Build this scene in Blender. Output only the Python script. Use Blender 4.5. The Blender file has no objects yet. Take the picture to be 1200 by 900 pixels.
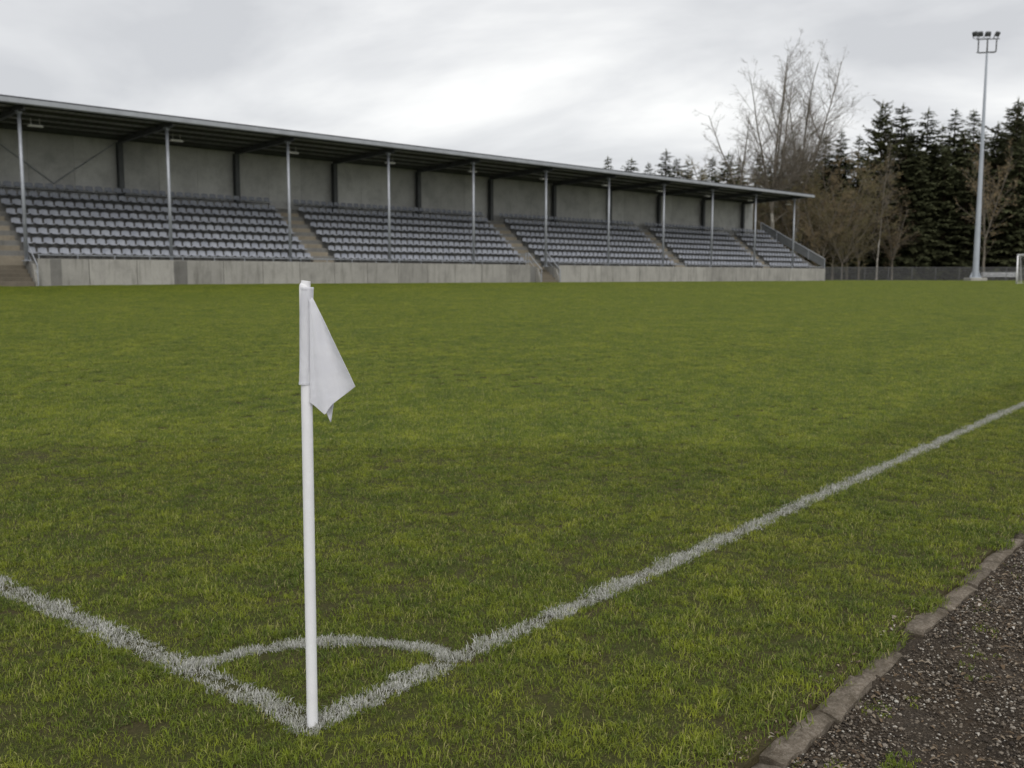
import bpy, math, random
import numpy as np
from mathutils import Vector, Matrix

R = math.radians
SC = bpy.context.scene
COL = SC.collection

# ------------------------------------------------------------------ camera
FPX, HOR, CX, CY = 1140.0, 324.8, 600.0, 450.0      # measured on the 1200x900 photograph
H = 1.52                                            # eye height above the corner
HEAD = R(39.07)                                     # heading, measured from the touchline (+X)
PITCH = math.atan((CY - HOR) / FPX)
FW = Vector((math.cos(HEAD), math.sin(HEAD), 0))
RT = Vector((math.sin(HEAD), -math.cos(HEAD), 0))
CAM = Vector((-2.034, -2.528, H))
cam_d = bpy.data.cameras.new('camera')
cam_d.sensor_width = 36
cam_d.lens = 36 * FPX / 1200
cam_d.clip_start = 0.05
cam_d.clip_end = 3000
cam_d.dof.use_dof = True
cam_d.dof.focus_distance = 3.4
cam_d.dof.aperture_fstop = 4.9
cam = bpy.data.objects.new('camera', cam_d)
COL.objects.link(cam)
cam.location = CAM
cam.rotation_euler = (math.pi / 2 - PITCH, 0, HEAD - math.pi / 2)
SC.camera = cam

# ------------------------------------------------------------------ sky and sun
SUN_AZ, SUN_EL = R(228), R(46)
w = bpy.data.worlds.new('World')
SC.world = w
w.use_nodes = True
nt = w.node_tree
nt.nodes.clear()
def wn(t, **k):
    n = nt.nodes.new(t)
    for a, b in k.items():
        setattr(n, a, b)
    return n
sky = wn('ShaderNodeTexSky', sky_type='NISHITA', sun_disc=False)
sky.sun_elevation = SUN_EL
sky.sun_rotation = math.pi / 2 - SUN_AZ
bg_sky = wn('ShaderNodeBackground'); bg_sky.inputs[1].default_value = 0.1
nt.links.new(sky.outputs[0], bg_sky.inputs[0])
tc = wn('ShaderNodeTexCoord')
sep = wn('ShaderNodeSeparateXYZ'); nt.links.new(tc.outputs['Generated'], sep.inputs[0])
den = wn('ShaderNodeMath', operation='ADD'); den.inputs[1].default_value = 0.16
mx0 = wn('ShaderNodeMath', operation='MAXIMUM'); mx0.inputs[1].default_value = 0.0
nt.links.new(sep.outputs[2], mx0.inputs[0]); nt.links.new(mx0.outputs[0], den.inputs[0])
dx = wn('ShaderNodeMath', operation='DIVIDE'); dy = wn('ShaderNodeMath', operation='DIVIDE')
nt.links.new(sep.outputs[0], dx.inputs[0]); nt.links.new(den.outputs[0], dx.inputs[1])
nt.links.new(sep.outputs[1], dy.inputs[0]); nt.links.new(den.outputs[0], dy.inputs[1])
cmb = wn('ShaderNodeCombineXYZ')
nt.links.new(dx.outputs[0], cmb.inputs[0]); nt.links.new(dy.outputs[0], cmb.inputs[1])
mp = wn('ShaderNodeMapping'); mp.inputs['Rotation'].default_value = (0, 0, R(20)); mp.inputs['Scale'].default_value = (0.75, 0.5, 1)
mp.inputs['Location'].default_value = (0.7, 3.1, 0)
nt.links.new(cmb.outputs[0], mp.inputs[0])
n1 = wn('ShaderNodeTexNoise'); n1.inputs['Scale'].default_value = 1.35; n1.inputs['Detail'].default_value = 6; n1.inputs['Roughness'].default_value = 0.52; n1.inputs['Distortion'].default_value = 0.35
nt.links.new(mp.outputs[0], n1.inputs[0])
rmp = wn('ShaderNodeValToRGB')
e = rmp.color_ramp.elements
e[0].position = 0.37; e[0].color = (0.51, 0.518, 0.535, 1)
e[1].position = 0.62; e[1].color = (0.82, 0.82, 0.81, 1)
m_ = e.new(0.50); m_.color = (0.66, 0.665, 0.672, 1)
nt.links.new(n1.outputs[0], rmp.inputs[0])
bg_cl = wn('ShaderNodeBackground'); bg_cl.inputs[1].default_value = 1.0
nt.links.new(rmp.outputs[0], bg_cl.inputs[0])
mixs = wn('ShaderNodeMixShader'); mixs.inputs[0].default_value = 0.95
nt.links.new(bg_sky.outputs[0], mixs.inputs[1]); nt.links.new(bg_cl.outputs[0], mixs.inputs[2])
wo = wn('ShaderNodeOutputWorld'); nt.links.new(mixs.outputs[0], wo.inputs[0])

sun_d = bpy.data.lights.new('sun', 'SUN')
sun_d.energy = 1.5
sun_d.angle = R(45)
sun_d.color = (1.0, 0.97, 0.93)
sun = bpy.data.objects.new('sun', sun_d)
COL.objects.link(sun)
sv = Vector((math.cos(SUN_EL) * math.cos(SUN_AZ), math.cos(SUN_EL) * math.sin(SUN_AZ), math.sin(SUN_EL)))
sun.rotation_euler = sv.to_track_quat('Z', 'Y').to_euler()
sun.location = (0, 0, 60)

SC.view_settings.view_transform = 'Standard'
SC.view_settings.look = 'None'
SC.view_settings.exposure = 0.35
SC.view_settings.gamma = 1.0
SC.view_settings.use_curve_mapping = False
SC.cycles.max_bounces = 6
SC.cycles.diffuse_bounces = 3
SC.cycles.transparent_max_bounces = 6

# ------------------------------------------------------------------ helpers
class MB:
    def __init__(s): s.v = []; s.f = []
    def add(s, vs, fs):
        o = len(s.v); s.v += [tuple(q) for q in vs]; s.f += [tuple(i + o for i in q) for q in fs]; return s
    def box(s, x0, x1, y0, y1, z0, z1):
        return s.add([(x0,y0,z0),(x1,y0,z0),(x1,y1,z0),(x0,y1,z0),(x0,y0,z1),(x1,y0,z1),(x1,y1,z1),(x0,y1,z1)],
                     [(3,2,1,0),(4,5,6,7),(0,1,5,4),(1,2,6,5),(2,3,7,6),(3,0,4,7)])
    def bevbox(s, x0, x1, y0, y1, z0, z1, b):
        """box with its top edges chamfered and vertical edges cut"""
        def ring(i, z):
            return [(x0+i+b,y0+i,z),(x1-i-b,y0+i,z),(x1-i,y0+i+b,z),(x1-i,y1-i-b,z),(x1-i-b,y1-i,z),(x0+i+b,y1-i,z),(x0+i,y1-i-b,z),(x0+i,y0+i+b,z)]
        vs = ring(0, z0) + ring(0, z1 - b) + ring(b * .7, z1)
        fs = [tuple(range(7, -1, -1)), tuple(range(16, 24))]
        for k in (0, 8):
            fs += [(k+i, k+(i+1) % 8, k+8+(i+1) % 8, k+8+i) for i in range(8)]
        return s.add(vs, fs)
    def tube(s, p, q, r0, r1=None, n=8, cap=True):
        r1 = r0 if r1 is None else r1
        p, q = Vector(p), Vector(q); d = (q - p)
        if d.length < 1e-6: return s
        d.normalize()
        a = d.orthogonal().normalized(); b = d.cross(a)
        vs = []
        for c, r in ((p, r0), (q, r1)):
            for i in range(n):
                t = 2 * math.pi * i / n
                vs.append(c + a * (r * math.cos(t)) + b * (r * math.sin(t)))
        fs = [(i, (i+1) % n, n+(i+1) % n, n+i) for i in range(n)]
        if cap and n > 2: fs += [tuple(range(n-1, -1, -1)), tuple(range(n, 2*n))]
        return s.add(vs, fs)
    def path(s, pts, rad, n=8):
        for a, b in zip(pts[:-1], pts[1:]): s.tube(a, b, rad, rad, n)
        return s
    def mesh(s, name, smooth=False):
        m = bpy.data.meshes.new(name); m.from_pydata(s.v, [], s.f); m.validate()
        if smooth:
            m.polygons.foreach_set('use_smooth', [True] * len(m.polygons))
        m.update(); return m
    def build(s, name, mat, parent=None, smooth=False):
        return obj(name, s.mesh(name, smooth), mat, parent)

def obj(name, mesh, mat=None, parent=None):
    o = bpy.data.objects.new(name, mesh); COL.objects.link(o)
    if mat is not None and mesh is not None and not mesh.materials: mesh.materials.append(mat)
    if parent is not None: o.parent = parent
    return o
def empty(name, loc=(0,0,0), rz=0.0):
    o = bpy.data.objects.new(name, None); COL.objects.link(o)
    o.location = loc; o.rotation_euler = (0, 0, rz); o.empty_display_size = 0.2
    return o
def tag(o, label=None, cat=None, group=None, kind=None):
    for k, v in (('label', label), ('category', cat), ('group', group), ('kind', kind)):
        if v: o[k] = v
    return o
def copy_tree(o, parent=None):
    c = o.copy(); COL.objects.link(c)
    if parent is not None: c.parent = parent
    for ch in o.children: copy_tree(ch, c)
    return c

def zg(x, y):
    """height of the ground: level round the corner, rising gently to the stand and the far end"""
    q = np.asarray(y, float) + 0.28 * np.asarray(x, float)
    t = np.clip((q - 6.0) / 42.5, 0, 1)
    return 1.133 * (t ** 1.25) * (1 - 0.0 * t)
def at(px, fwd):
    """world point on the ground straight below/above pixel column px at forward distance fwd"""
    a = (px - CX) / FPX
    p = CAM + FW * fwd + RT * (a * fwd * math.cos(PITCH) + 0.0)
    return Vector((p.x, p.y, float(zg(p.x, p.y))))
def top_z(py, fwd):
    """world height seen at pixel row py at forward distance fwd"""
    b = (CY - py) / FPX
    c, s = math.cos(PITCH), math.sin(PITCH)
    return H + fwd * (b * c - s) / (c + b * s)

# ------------------------------------------------------------------ materials
class NT:
    def __init__(s, name):
        s.m = bpy.data.materials.new(name); s.m.use_nodes = True
        s.t = s.m.node_tree; s.t.nodes.clear()
        s.out = s.n('ShaderNodeOutputMaterial')
    def n(s, typ, ins=None, **k):
        x = s.t.nodes.new(typ)
        for a, b in k.items(): setattr(x, a, b)
        for a, b in (ins or {}).items():
            if isinstance(b, bpy.types.NodeSocket): s.t.links.new(b, x.inputs[a])
            else: x.inputs[a].default_value = b
        return x
    def noise(s, vec, scale, detail=3, rough=0.55, dist=0.0):
        return s.n('ShaderNodeTexNoise', {'Vector': vec, 'Scale': scale, 'Detail': detail, 'Roughness': rough, 'Distortion': dist}).outputs['Fac']
    def ramp(s, fac, stops):
        r = s.n('ShaderNodeValToRGB', {'Fac': fac}); el = r.color_ramp.elements
        while len(el) < len(stops): el.new(0.5)
        for q, (p, c) in zip(el, stops):
            q.position = p; q.color = (c, c, c, 1) if isinstance(c, (int, float)) else (*c, 1)
        return r.outputs['Color']
    def mix(s, fac, a, b, mode='MIX'):
        x = s.n('ShaderNodeMix', data_type='RGBA', blend_type=mode)
        for i, val in ((0, fac), (6, a), (7, b)):
            if isinstance(val, bpy.types.NodeSocket): s.t.links.new(val, x.inputs[i])
            else: x.inputs[i].default_value = val if i == 0 else ((*val, 1) if len(val) == 3 else val)
        return x.outputs[2]
    def math(s, op, a, b=0.0):
        return s.n('ShaderNodeMath', {0: a, 1: b}, operation=op).outputs[0]
    def bsdf(s, col, rough=0.7, metal=0.0, spec=0.3, bump=None, bump_d=0.01, bump_s=0.5, normal=None):
        p = s.n('ShaderNodeBsdfPrincipled', {'Roughness': rough, 'Metallic': metal, 'Specular IOR Level': spec})
        if isinstance(col, bpy.types.NodeSocket): s.t.links.new(col, p.inputs['Base Color'])
        else: p.inputs['Base Color'].default_value = (*col, 1)
        if bump is not None:
            b = s.n('ShaderNodeBump', {'Height': bump, 'Distance': bump_d, 'Strength': bump_s})
            s.t.links.new(b.outputs[0], p.inputs['Normal'])
        if normal is not None: s.t.links.new(normal, p.inputs['Normal'])
        return p.outputs[0]
    def done(s, sh):
        s.t.links.new(sh, s.out.inputs['Surface']); return s.m
    def soft_normal(s, k=0.75):
        g = s.n('ShaderNodeNewGeometry').outputs['Normal']
        a = s.n('ShaderNodeVectorMath', {0: g, 1: (1 - k, 1 - k, 1 - k)}, operation='MULTIPLY').outputs[0]
        b = s.n('ShaderNodeVectorMath', {0: a, 1: (0, 0, k)}, operation='ADD').outputs[0]
        return s.n('ShaderNodeVectorMath', {0: b}, operation='NORMALIZE').outputs[0]
    def obj(s): return s.n('ShaderNodeTexCoord').outputs['Object']
    def pos(s): return s.n('ShaderNodeNewGeometry').outputs['Position']
    def rnd(s): return s.n('ShaderNodeObjectInfo').outputs['Random']

def mat_plain(name, col, rough=0.6, metal=0.0, var=0.12, scale=6.0, spec=0.3, bump=0.0):
    t = NT(name); v = t.pos()
    n = t.noise(v, scale, 5, 0.6)
    lo = tuple(c * (1 - var) for c in col); hi = tuple(min(1, c * (1 + var)) for c in col)
    c = t.ramp(n, [(0.3, lo), (0.7, hi)])
    return t.done(t.bsdf(c, rough, metal, spec, t.noise(v, scale * 8, 3) if bump else None, bump or 0.01))

def grass_material(name, near=True):
    t = NT(name); v = t.pos()
    big = t.noise(v, 0.5, 5, 0.65, 0.4)
    mid = t.noise(v, 2.6, 4, 0.6, 0.3)
    sml = t.noise(v, 13.0, 3, 0.6)
    att = t.n('ShaderNodeAttribute', attribute_name='rnd').outputs['Fac']
    c1 = t.ramp(big, [(0.34, (0.086, 0.120, 0.007)), (0.52, (0.136, 0.168, 0.009)), (0.68, (0.205, 0.220, 0.016))])
    c2 = t.ramp(mid, [(0.33, (0.050, 0.082, 0.006)), (0.52, (0.130, 0.162, 0.009)), (0.68, (0.222, 0.242, 0.018))])
    c = t.mix(0.6, c1, c2)
    c = t.mix(t.ramp(sml, [(0.42, 0.0), (0.66, 0.75)]), c, (0.042, 0.070, 0.008))
    dry = t.ramp(att, [(0.90, 0.0), (0.99, 0.9)])
    c = t.mix(dry, c, (0.22, 0.20, 0.08))
    br = t.ramp(att, [(0.0, 0.66), (0.85, 1.54)])
    c = t.mix(1.0, c, br, 'MULTIPLY')
    p = t.bsdf(c, 0.55, 0, 0.25, normal=t.soft_normal(0.6))
    tr = t.n('ShaderNodeBsdfTranslucent', {'Color': c}).outputs[0]
    ms = t.n('ShaderNodeMixShader', {0: 0.22, 1: p, 2: tr}).outputs[0]
    return t.done(ms)
def paint_grass_material():
    t = NT('line_painted_grass'); v = t.pos()
    att = t.n('ShaderNodeAttribute', attribute_name='rnd').outputs['Fac']
    n = t.noise(v, 9.0, 4, 0.65)
    k = t.math('ADD', t.math('MULTIPLY', att, 0.7), t.math('MULTIPLY', n, 0.55))
    c = t.ramp(k, [(0.20, (0.11, 0.13, 0.05)), (0.36, (0.22, 0.23, 0.16)), (0.60, (0.345, 0.345, 0.312)), (0.98, (0.58, 0.58, 0.55))])
    p = t.bsdf(c, 0.8, 0, 0.15, normal=t.soft_normal(0.5))
    tr = t.n('ShaderNodeBsdfTranslucent', {'Color': c}).outputs[0]
    return t.done(t.n('ShaderNodeMixShader', {0: 0.15, 1: p, 2: tr}).outputs[0])
def soil_material():
    t = NT('soil_under_grass'); v = t.pos()
    n = t.noise(v, 3.0, 5, 0.65); f = t.noise(v, 60.0, 4, 0.7)
    soil = t.ramp(f, [(0.3, (0.030, 0.026, 0.012)), (0.7, (0.075, 0.062, 0.030))])
    moss = t.ramp(f, [(0.3, (0.026, 0.034, 0.009)), (0.7, (0.062, 0.072, 0.016))])
    yy = t.n('ShaderNodeSeparateXYZ', {0: v}).outputs[1]
    edge = t.math('MULTIPLY', t.math('GREATER_THAN', yy, -1.36), t.math('LESS_THAN', t.math('ADD', yy, t.math('MULTIPLY', n, 0.22)), -1.03))
    c = t.mix(t.math('MULTIPLY', t.ramp(n, [(0.35, 0.05), (0.65, 0.85)]), t.math('SUBTRACT', 1.0, edge)), soil, moss)
    return t.done(t.bsdf(c, 0.95, 0, 0.1, f, 0.012, 0.8))
def track_material():
    t = NT('cinder'); v = t.pos()
    f = t.noise(v, 110.0, 5, 0.75); m = t.noise(v, 4.0, 4, 0.6); g = t.noise(v, 380.0, 2, 0.6)
    c = t.ramp(f, [(0.32, (0.016, 0.012, 0.009)), (0.52, (0.050, 0.039, 0.028)), (0.70, (0.13, 0.108, 0.082))])
    c = t.mix(t.ramp(m, [(0.45, 0.0), (0.68, 0.65)]), c, (0.060, 0.042, 0.026))
    c = t.mix(t.ramp(g, [(0.66, 0.0), (0.72, 0.7)]), c, (0.30, 0.27, 0.23))
    return t.done(t.bsdf(c, 0.95, 0, 0.15, t.math('ADD', f, t.math('MULTIPLY', g, 0.4)), 0.012, 0.9))
def stone_material(name, stops, rough=0.85, attr=False):
    t = NT(name)
    c = t.ramp(t.n('ShaderNodeAttribute', attribute_name='rnd').outputs['Fac'] if attr else t.rnd(), stops)
    n = t.noise(t.pos(), 220.0, 3, 0.7)
    c = t.mix(t.ramp(n, [(0.3, 0.45), (0.7, 0.0)]), c, (0.03, 0.025, 0.02))
    return t.done(t.bsdf(c, rough, 0, 0.25))
def concrete_material(name, base=(0.30, 0.29, 0.265), stain=0.55, streak=True):
    t = NT(name); v = t.obj(); r = t.rnd(); w_ = t.pos()
    big = t.noise(w_, 0.9, 5, 0.65, 0.3); fine = t.noise(w_, 18, 5, 0.7)
    off = t.n('ShaderNodeMapping', {'Vector': w_, 'Scale': (2.2, 2.2, 0.22)}).outputs[0]
    st = t.noise(off, 2.0, 5, 0.65)
    c = t.ramp(big, [(0.28, tuple(b * 0.72 for b in base)), (0.5, base), (0.75, tuple(b * 1.18 for b in base))])
    c = t.mix(t.ramp(fine, [(0.35, 0.35), (0.65, 0.0)]), c, tuple(b * 0.6 for b in base))
    if streak:
        c = t.mix(t.ramp(st, [(0.50, 0.0), (0.74, stain)]), c, (0.085, 0.080, 0.065))
    c = t.mix(1.0, c, t.ramp(r, [(0.0, 0.84), (1.0, 1.10)]), 'MULTIPLY')
    return t.done(t.bsdf(c, 0.9, 0, 0.2, fine, 0.006, 0.5))
def seat_material():
    t = NT('seat_plastic'); w_ = t.pos()
    wn_ = t.n('ShaderNodeTexWhiteNoise', {'Vector': t.n('ShaderNodeVectorMath', {0: w_, 1: (2.0, 2.0, 2.0)}, operation='MULTIPLY').outputs[0]}).outputs[0]
    n = t.noise(w_, 1.6, 3, 0.6); g = t.noise(w_, 14, 4, 0.7)
    c = t.ramp(n, [(0.3, (0.225, 0.24, 0.28)), (0.7, (0.30, 0.315, 0.35))])
    c = t.mix(t.ramp(g, [(0.45, 0.0), (0.75, 0.35)]), c, (0.17, 0.17, 0.17))
    return t.done(t.bsdf(c, 0.5, 0, 0.4))
def bark_material(name, a, b, scale=3.0):
    t = NT(name); v = t.pos()
    m = t.n('ShaderNodeMapping', {'Vector': v, 'Scale': (1.5, 1.5, 0.6)}).outputs[0]
    n = t.noise(m, scale, 5, 0.7)
    return t.done(t.bsdf(t.ramp(n, [(0.35, a), (0.62, b)]), 0.95, 0, 0.1))
def leaf_material(name, a, b, c_):
    t = NT(name); v = t.pos()
    att = t.n('ShaderNodeAttribute', attribute_name='rnd').outputs['Fac']
    c = t.ramp(t.math('ADD', t.math('MULTIPLY', att, 0.6), t.math('MULTIPLY', t.noise(v, 0.5, 3), 0.45)), [(0.2, a), (0.5, b), (0.85, c_)])
    c = t.mix(1.0, c, t.ramp(t.rnd(), [(0.0, 0.75), (1.0, 1.25)]), 'MULTIPLY')
    p = t.bsdf(c, 0.75, 0, 0.15, normal=t.soft_normal(0.35))
    tr = t.n('ShaderNodeBsdfTranslucent', {'Color': c}).outputs[0]
    return t.done(t.n('ShaderNodeMixShader', {0: 0.2, 1: p, 2: tr}).outputs[0])

M = {}
M['grass'] = grass_material('lawn_grass')
M['paint_grass'] = paint_grass_material()
M['soil'] = soil_material()
M['track'] = track_material()
M['stones'] = stone_material('cinder_stones', [(0.0, (0.024, 0.019, 0.015)), (0.45, (0.070, 0.055, 0.041)), (0.78, (0.16, 0.132, 0.10)), (0.94, (0.28, 0.25, 0.21)), (1.0, (0.50, 0.48, 0.43))])
M['stones_area'] = stone_material('track_stones', [(0.0, (0.024, 0.019, 0.015)), (0.45, (0.070, 0.055, 0.041)), (0.78, (0.16, 0.132, 0.10)), (0.94, (0.28, 0.25, 0.21)), (1.0, (0.50, 0.48, 0.43))], 0.85, True)
M['chips'] = stone_material('litter_chips', [(0.0, (0.05, 0.032, 0.018)), (0.5, (0.13, 0.088, 0.05)), (0.85, (0.26, 0.21, 0.15)), (1.0, (0.5, 0.47, 0.42))])
def kerb_material():
    t = NT('kerb_concrete'); v = t.pos()
    big = t.noise(v, 7, 5, 0.7); fine = t.noise(v, 70, 5, 0.75); pit = t.noise(v, 260, 3, 0.6)
    c = t.ramp(fine, [(0.28, (0.075, 0.060, 0.045)), (0.5, (0.165, 0.138, 0.108)), (0.74, (0.27, 0.24, 0.20))])
    c = t.mix(t.ramp(big, [(0.42, 0.0), (0.62, 0.85)]), c, (0.062, 0.050, 0.034))
    c = t.mix(t.ramp(pit, [(0.62, 0.0), (0.70, 0.6)]), c, (0.36, 0.33, 0.29))
    c = t.mix(1.0, c, t.ramp(t.rnd(), [(0.0, 0.75), (1.0, 1.15)]), 'MULTIPLY')
    return t.done(t.bsdf(c, 0.95, 0, 0.15, t.math('ADD', fine, t.math('MULTIPLY', pit, 0.3)), 0.012, 0.9))
M['kerb'] = kerb_material()
M['concrete'] = concrete_material('wall_concrete', (0.33, 0.32, 0.29))
M['pier'] = concrete_material('damp_concrete', (0.185, 0.18, 0.165))
M['terrace'] = concrete_material('terrace_concrete', (0.17, 0.168, 0.158), 0.4)  # base colour darkened to paint in the shade beneath the seats
M['step'] = concrete_material('step_concrete', (0.25, 0.22, 0.17), 0.3)
M['dark_step'] = concrete_material('dark_step_concrete', (0.15, 0.13, 0.10), 0.3)  # darker brown than the aisle steps
M['panel'] = concrete_material('cladding_panel', (0.60, 0.60, 0.575), 0.08)
M['steel'] = mat_plain('galvanised_steel', (0.36, 0.38, 0.41), 0.5, 0.35, 0.12, 3)
M['dark_steel'] = mat_plain('dark_painted_steel', (0.10, 0.105, 0.107), 0.6, 0.1, 0.2, 2)
M['roof'] = mat_plain('roof_sheet', (0.44, 0.435, 0.40), 0.6, 0.1, 0.2, 0.8)
M['roof_edge'] = mat_plain('roof_edge_trim', (0.07, 0.073, 0.078), 0.6, 0.2, 0.15, 1)
M['gutter'] = mat_plain('gutter_zinc', (0.34, 0.355, 0.375), 0.45, 0.3, 0.12, 1.5)
M['seat'] = seat_material()
M['lamp_white'] = mat_plain('lamp_enamel', (0.75, 0.74, 0.68), 0.4, 0, 0.05)
M['dark_glass'] = mat_plain('floodlight_glass', (0.10, 0.105, 0.11), 0.25, 0, 0.05)
M['white_pole'] = mat_plain('pole_plastic', (0.74, 0.74, 0.76), 0.42, 0, 0.05, 14, 0.4)
M['mast'] = mat_plain('mast_galvanised', (0.37, 0.40, 0.44), 0.5, 0.25, 0.08, 0.6)
M['goal'] = mat_plain('goal_white_paint', (0.78, 0.78, 0.78), 0.4, 0, 0.04)
M['net'] = mat_plain('net_cord', (0.5, 0.5, 0.48), 0.8, 0, 0.05)
M['fence'] = mat_plain('fence_wire', (0.12, 0.12, 0.12), 0.6, 0.3, 0.1)
M['board'] = mat_plain('pale_board', (0.46, 0.47, 0.48), 0.7, 0, 0.2, 2)
M['bark_birch'] = bark_material('birch_bark', (0.10, 0.09, 0.075), (0.36, 0.34, 0.30), 2.2)
M['bark_grey'] = bark_material('grey_bark', (0.10, 0.088, 0.072), (0.21, 0.185, 0.15))
M['bark_brown'] = bark_material('spruce_bark', (0.035, 0.026, 0.018), (0.085, 0.062, 0.043))
M['needles'] = leaf_material('spruce_needles', (0.048, 0.056, 0.029), (0.085, 0.094, 0.047), (0.13, 0.136, 0.068))
M['needles_olive'] = leaf_material('pine_needles', (0.046, 0.053, 0.025), (0.085, 0.092, 0.040), (0.135, 0.138, 0.06))
M['buds'] = leaf_material('brown_buds', (0.15, 0.108, 0.058), (0.225, 0.168, 0.09), (0.30, 0.235, 0.13))
M['buds_olive'] = leaf_material('olive_buds', (0.115, 0.098, 0.046), (0.175, 0.150, 0.070), (0.24, 0.205, 0.10))

# ------------------------------------------------------------------ ground, kerb, track
KV0, KV1 = -1.355, -1.265          # kerb between track and grass (outer, inner edge)
def ground_sheet():
    def axis(vals): return sorted(set(round(v, 4) for v in vals))
    xs = axis(list(np.arange(-20, 130.1, 2.5)) + [-900, -400, -150, -60, 200, 350, 600, 1000, 1600] + list(np.arange(-3, 12, 0.75)))
    ys = axis(list(np.arange(-20, 130.1, 2.5)) + [-900, -400, -150, -60, 200, 350, 600, 1000, 1600] + [KV1 - 0.002, KV1 - 0.012, -7.99, -8.01] + list(np.arange(-1.0, 4, 0.5)))
    ys = [y for y in ys if not (KV1 - 0.012 < y < KV1 - 0.002) and not (-7.9 < y < KV1 - 0.012)]
    vs = []; fs = []
    for y in ys:
        for x in xs:
            z = float(zg(x, y)) - (0.13 if -8.0 < y < KV1 - 0.006 else 0.0)
            vs.append((x, y, z))
    n = len(xs)
    for j in range(len(ys) - 1):
        for i in range(n - 1):
            fs.append((j*n+i, j*n+i+1, (j+1)*n+i+1, (j+1)*n+i))
    m = MB().add(vs, fs)
    return tag(m.build('ground', M['soil']), kind='structure')
ground_sheet()
rng = np.random.default_rng(7)
def track_sheet():
    xs = np.concatenate([[-60, -20, -8], np.arange(-4, 10, 0.08), [11, 14, 20, 40, 80, 160]])
    ys = np.concatenate([[-7.98, -6, -4.5], np.arange(-3.6, KV0 - 0.02, 0.08), [KV0 + 0.03]])
    X, Y = np.meshgrid(xs, ys)
    Z = zg(X, Y) - 0.045 + 0.010 * np.sin(X * 3.1 + Y * 1.7) * np.sin(Y * 4.3 - X) + rng.normal(0, 0.004, X.shape)
    Z += 0.02 * np.clip((Y - (KV0 - 0.25)) / 0.25, 0, 1)
    vs = np.stack([X, Y, Z], -1).reshape(-1, 3).tolist()
    n = len(xs); fs = [(j*n+i, j*n+i+1, (j+1)*n+i+1, (j+1)*n+i) for j in range(len(ys)-1) for i in range(n-1)]
    return tag(MB().add(vs, fs).build('cinder_track', M['track'], None, True), kind='structure')
track_sheet()

def kerb():
    root = tag(empty('kerb', (0.6, (KV0 + KV1) / 2, 0)), kind='structure')
    rd = random.Random(5)
    x = -3.5; i = 0
    while x < 9.5:
        L = rd.uniform(0.32, 0.47)
        broken = 1.78 < x < 2.05
        if broken: L = 0.22
        g = rd.uniform(0.006, 0.016)
        nx, ny = 7, 4
        wdt = (KV1 - KV0) * rd.uniform(0.95, 1.08)
        top = rd.uniform(-0.016, 0.004) - (0.028 if broken else 0)
        tilt = rd.uniform(-0.03, 0.03)
        vs = []; fs = []
        for a in range(nx):
            for b in range(ny):
                ex = a in (0, nx-1); ey = b in (0, ny-1)
                px = (a / (nx-1) - .5) * (L - g); py = (b / (ny-1) - .5) * wdt
                py += rd.uniform(-.008, .006) * (1 if b == 0 else -1) * (-1 if b == 0 else 1) if ey else 0
                px += rd.uniform(-.004, .004) if ex else 0
                z = top + tilt * py * 2 + .006*math.sin(9*px + i) + rd.uniform(-.004, .004) * (2 if broken else 1) - (rd.uniform(.003, .012) if ex else 0) - (rd.uniform(.003, .014) if ey else 0)
                vs.append((px, py, z))
        idx = lambda a, b: a * ny + b
        for a in range(nx-1):
            for b in range(ny-1): fs.append((idx(a,b), idx(a+1,b), idx(a+1,b+1), idx(a,b+1)))
        rim = [idx(a,0) for a in range(nx)] + [idx(nx-1,b) for b in range(1,ny)] + [idx(a,ny-1) for a in range(nx-2,-1,-1)] + [idx(0,b) for b in range(ny-2,0,-1)]
        o = len(vs)
        for k in rim: vs.append((vs[k][0]*1.004, vs[k][1]*1.03, -0.14))
        for k in range(len(rim)):
            k2 = (k+1) % len(rim); fs.append((rim[k2], rim[k], o+k, o+k2))
        s = MB().add(vs, fs).build('kerb_stone', M['kerb'], root)
        s.location = (x + L/2 - 0.6, rd.uniform(-.006, .006), 0)
        s.rotation_euler = (0, 0, rd.uniform(-.018, .018))
        x += L; i += 1
    far = MB()
    for k in range(60):
        far.bevbox(9.6 + k*.9 - .6, 9.6 + k*.9 + .88 - .6, -.045, .045, -.14 + float(zg(9.6+k*.9, KV0)), float(zg(9.6+k*.9, KV0)), .008)
    tag(far.build('kerb_run', M['kerb'], root), kind='stuff')
kerb()

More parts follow.
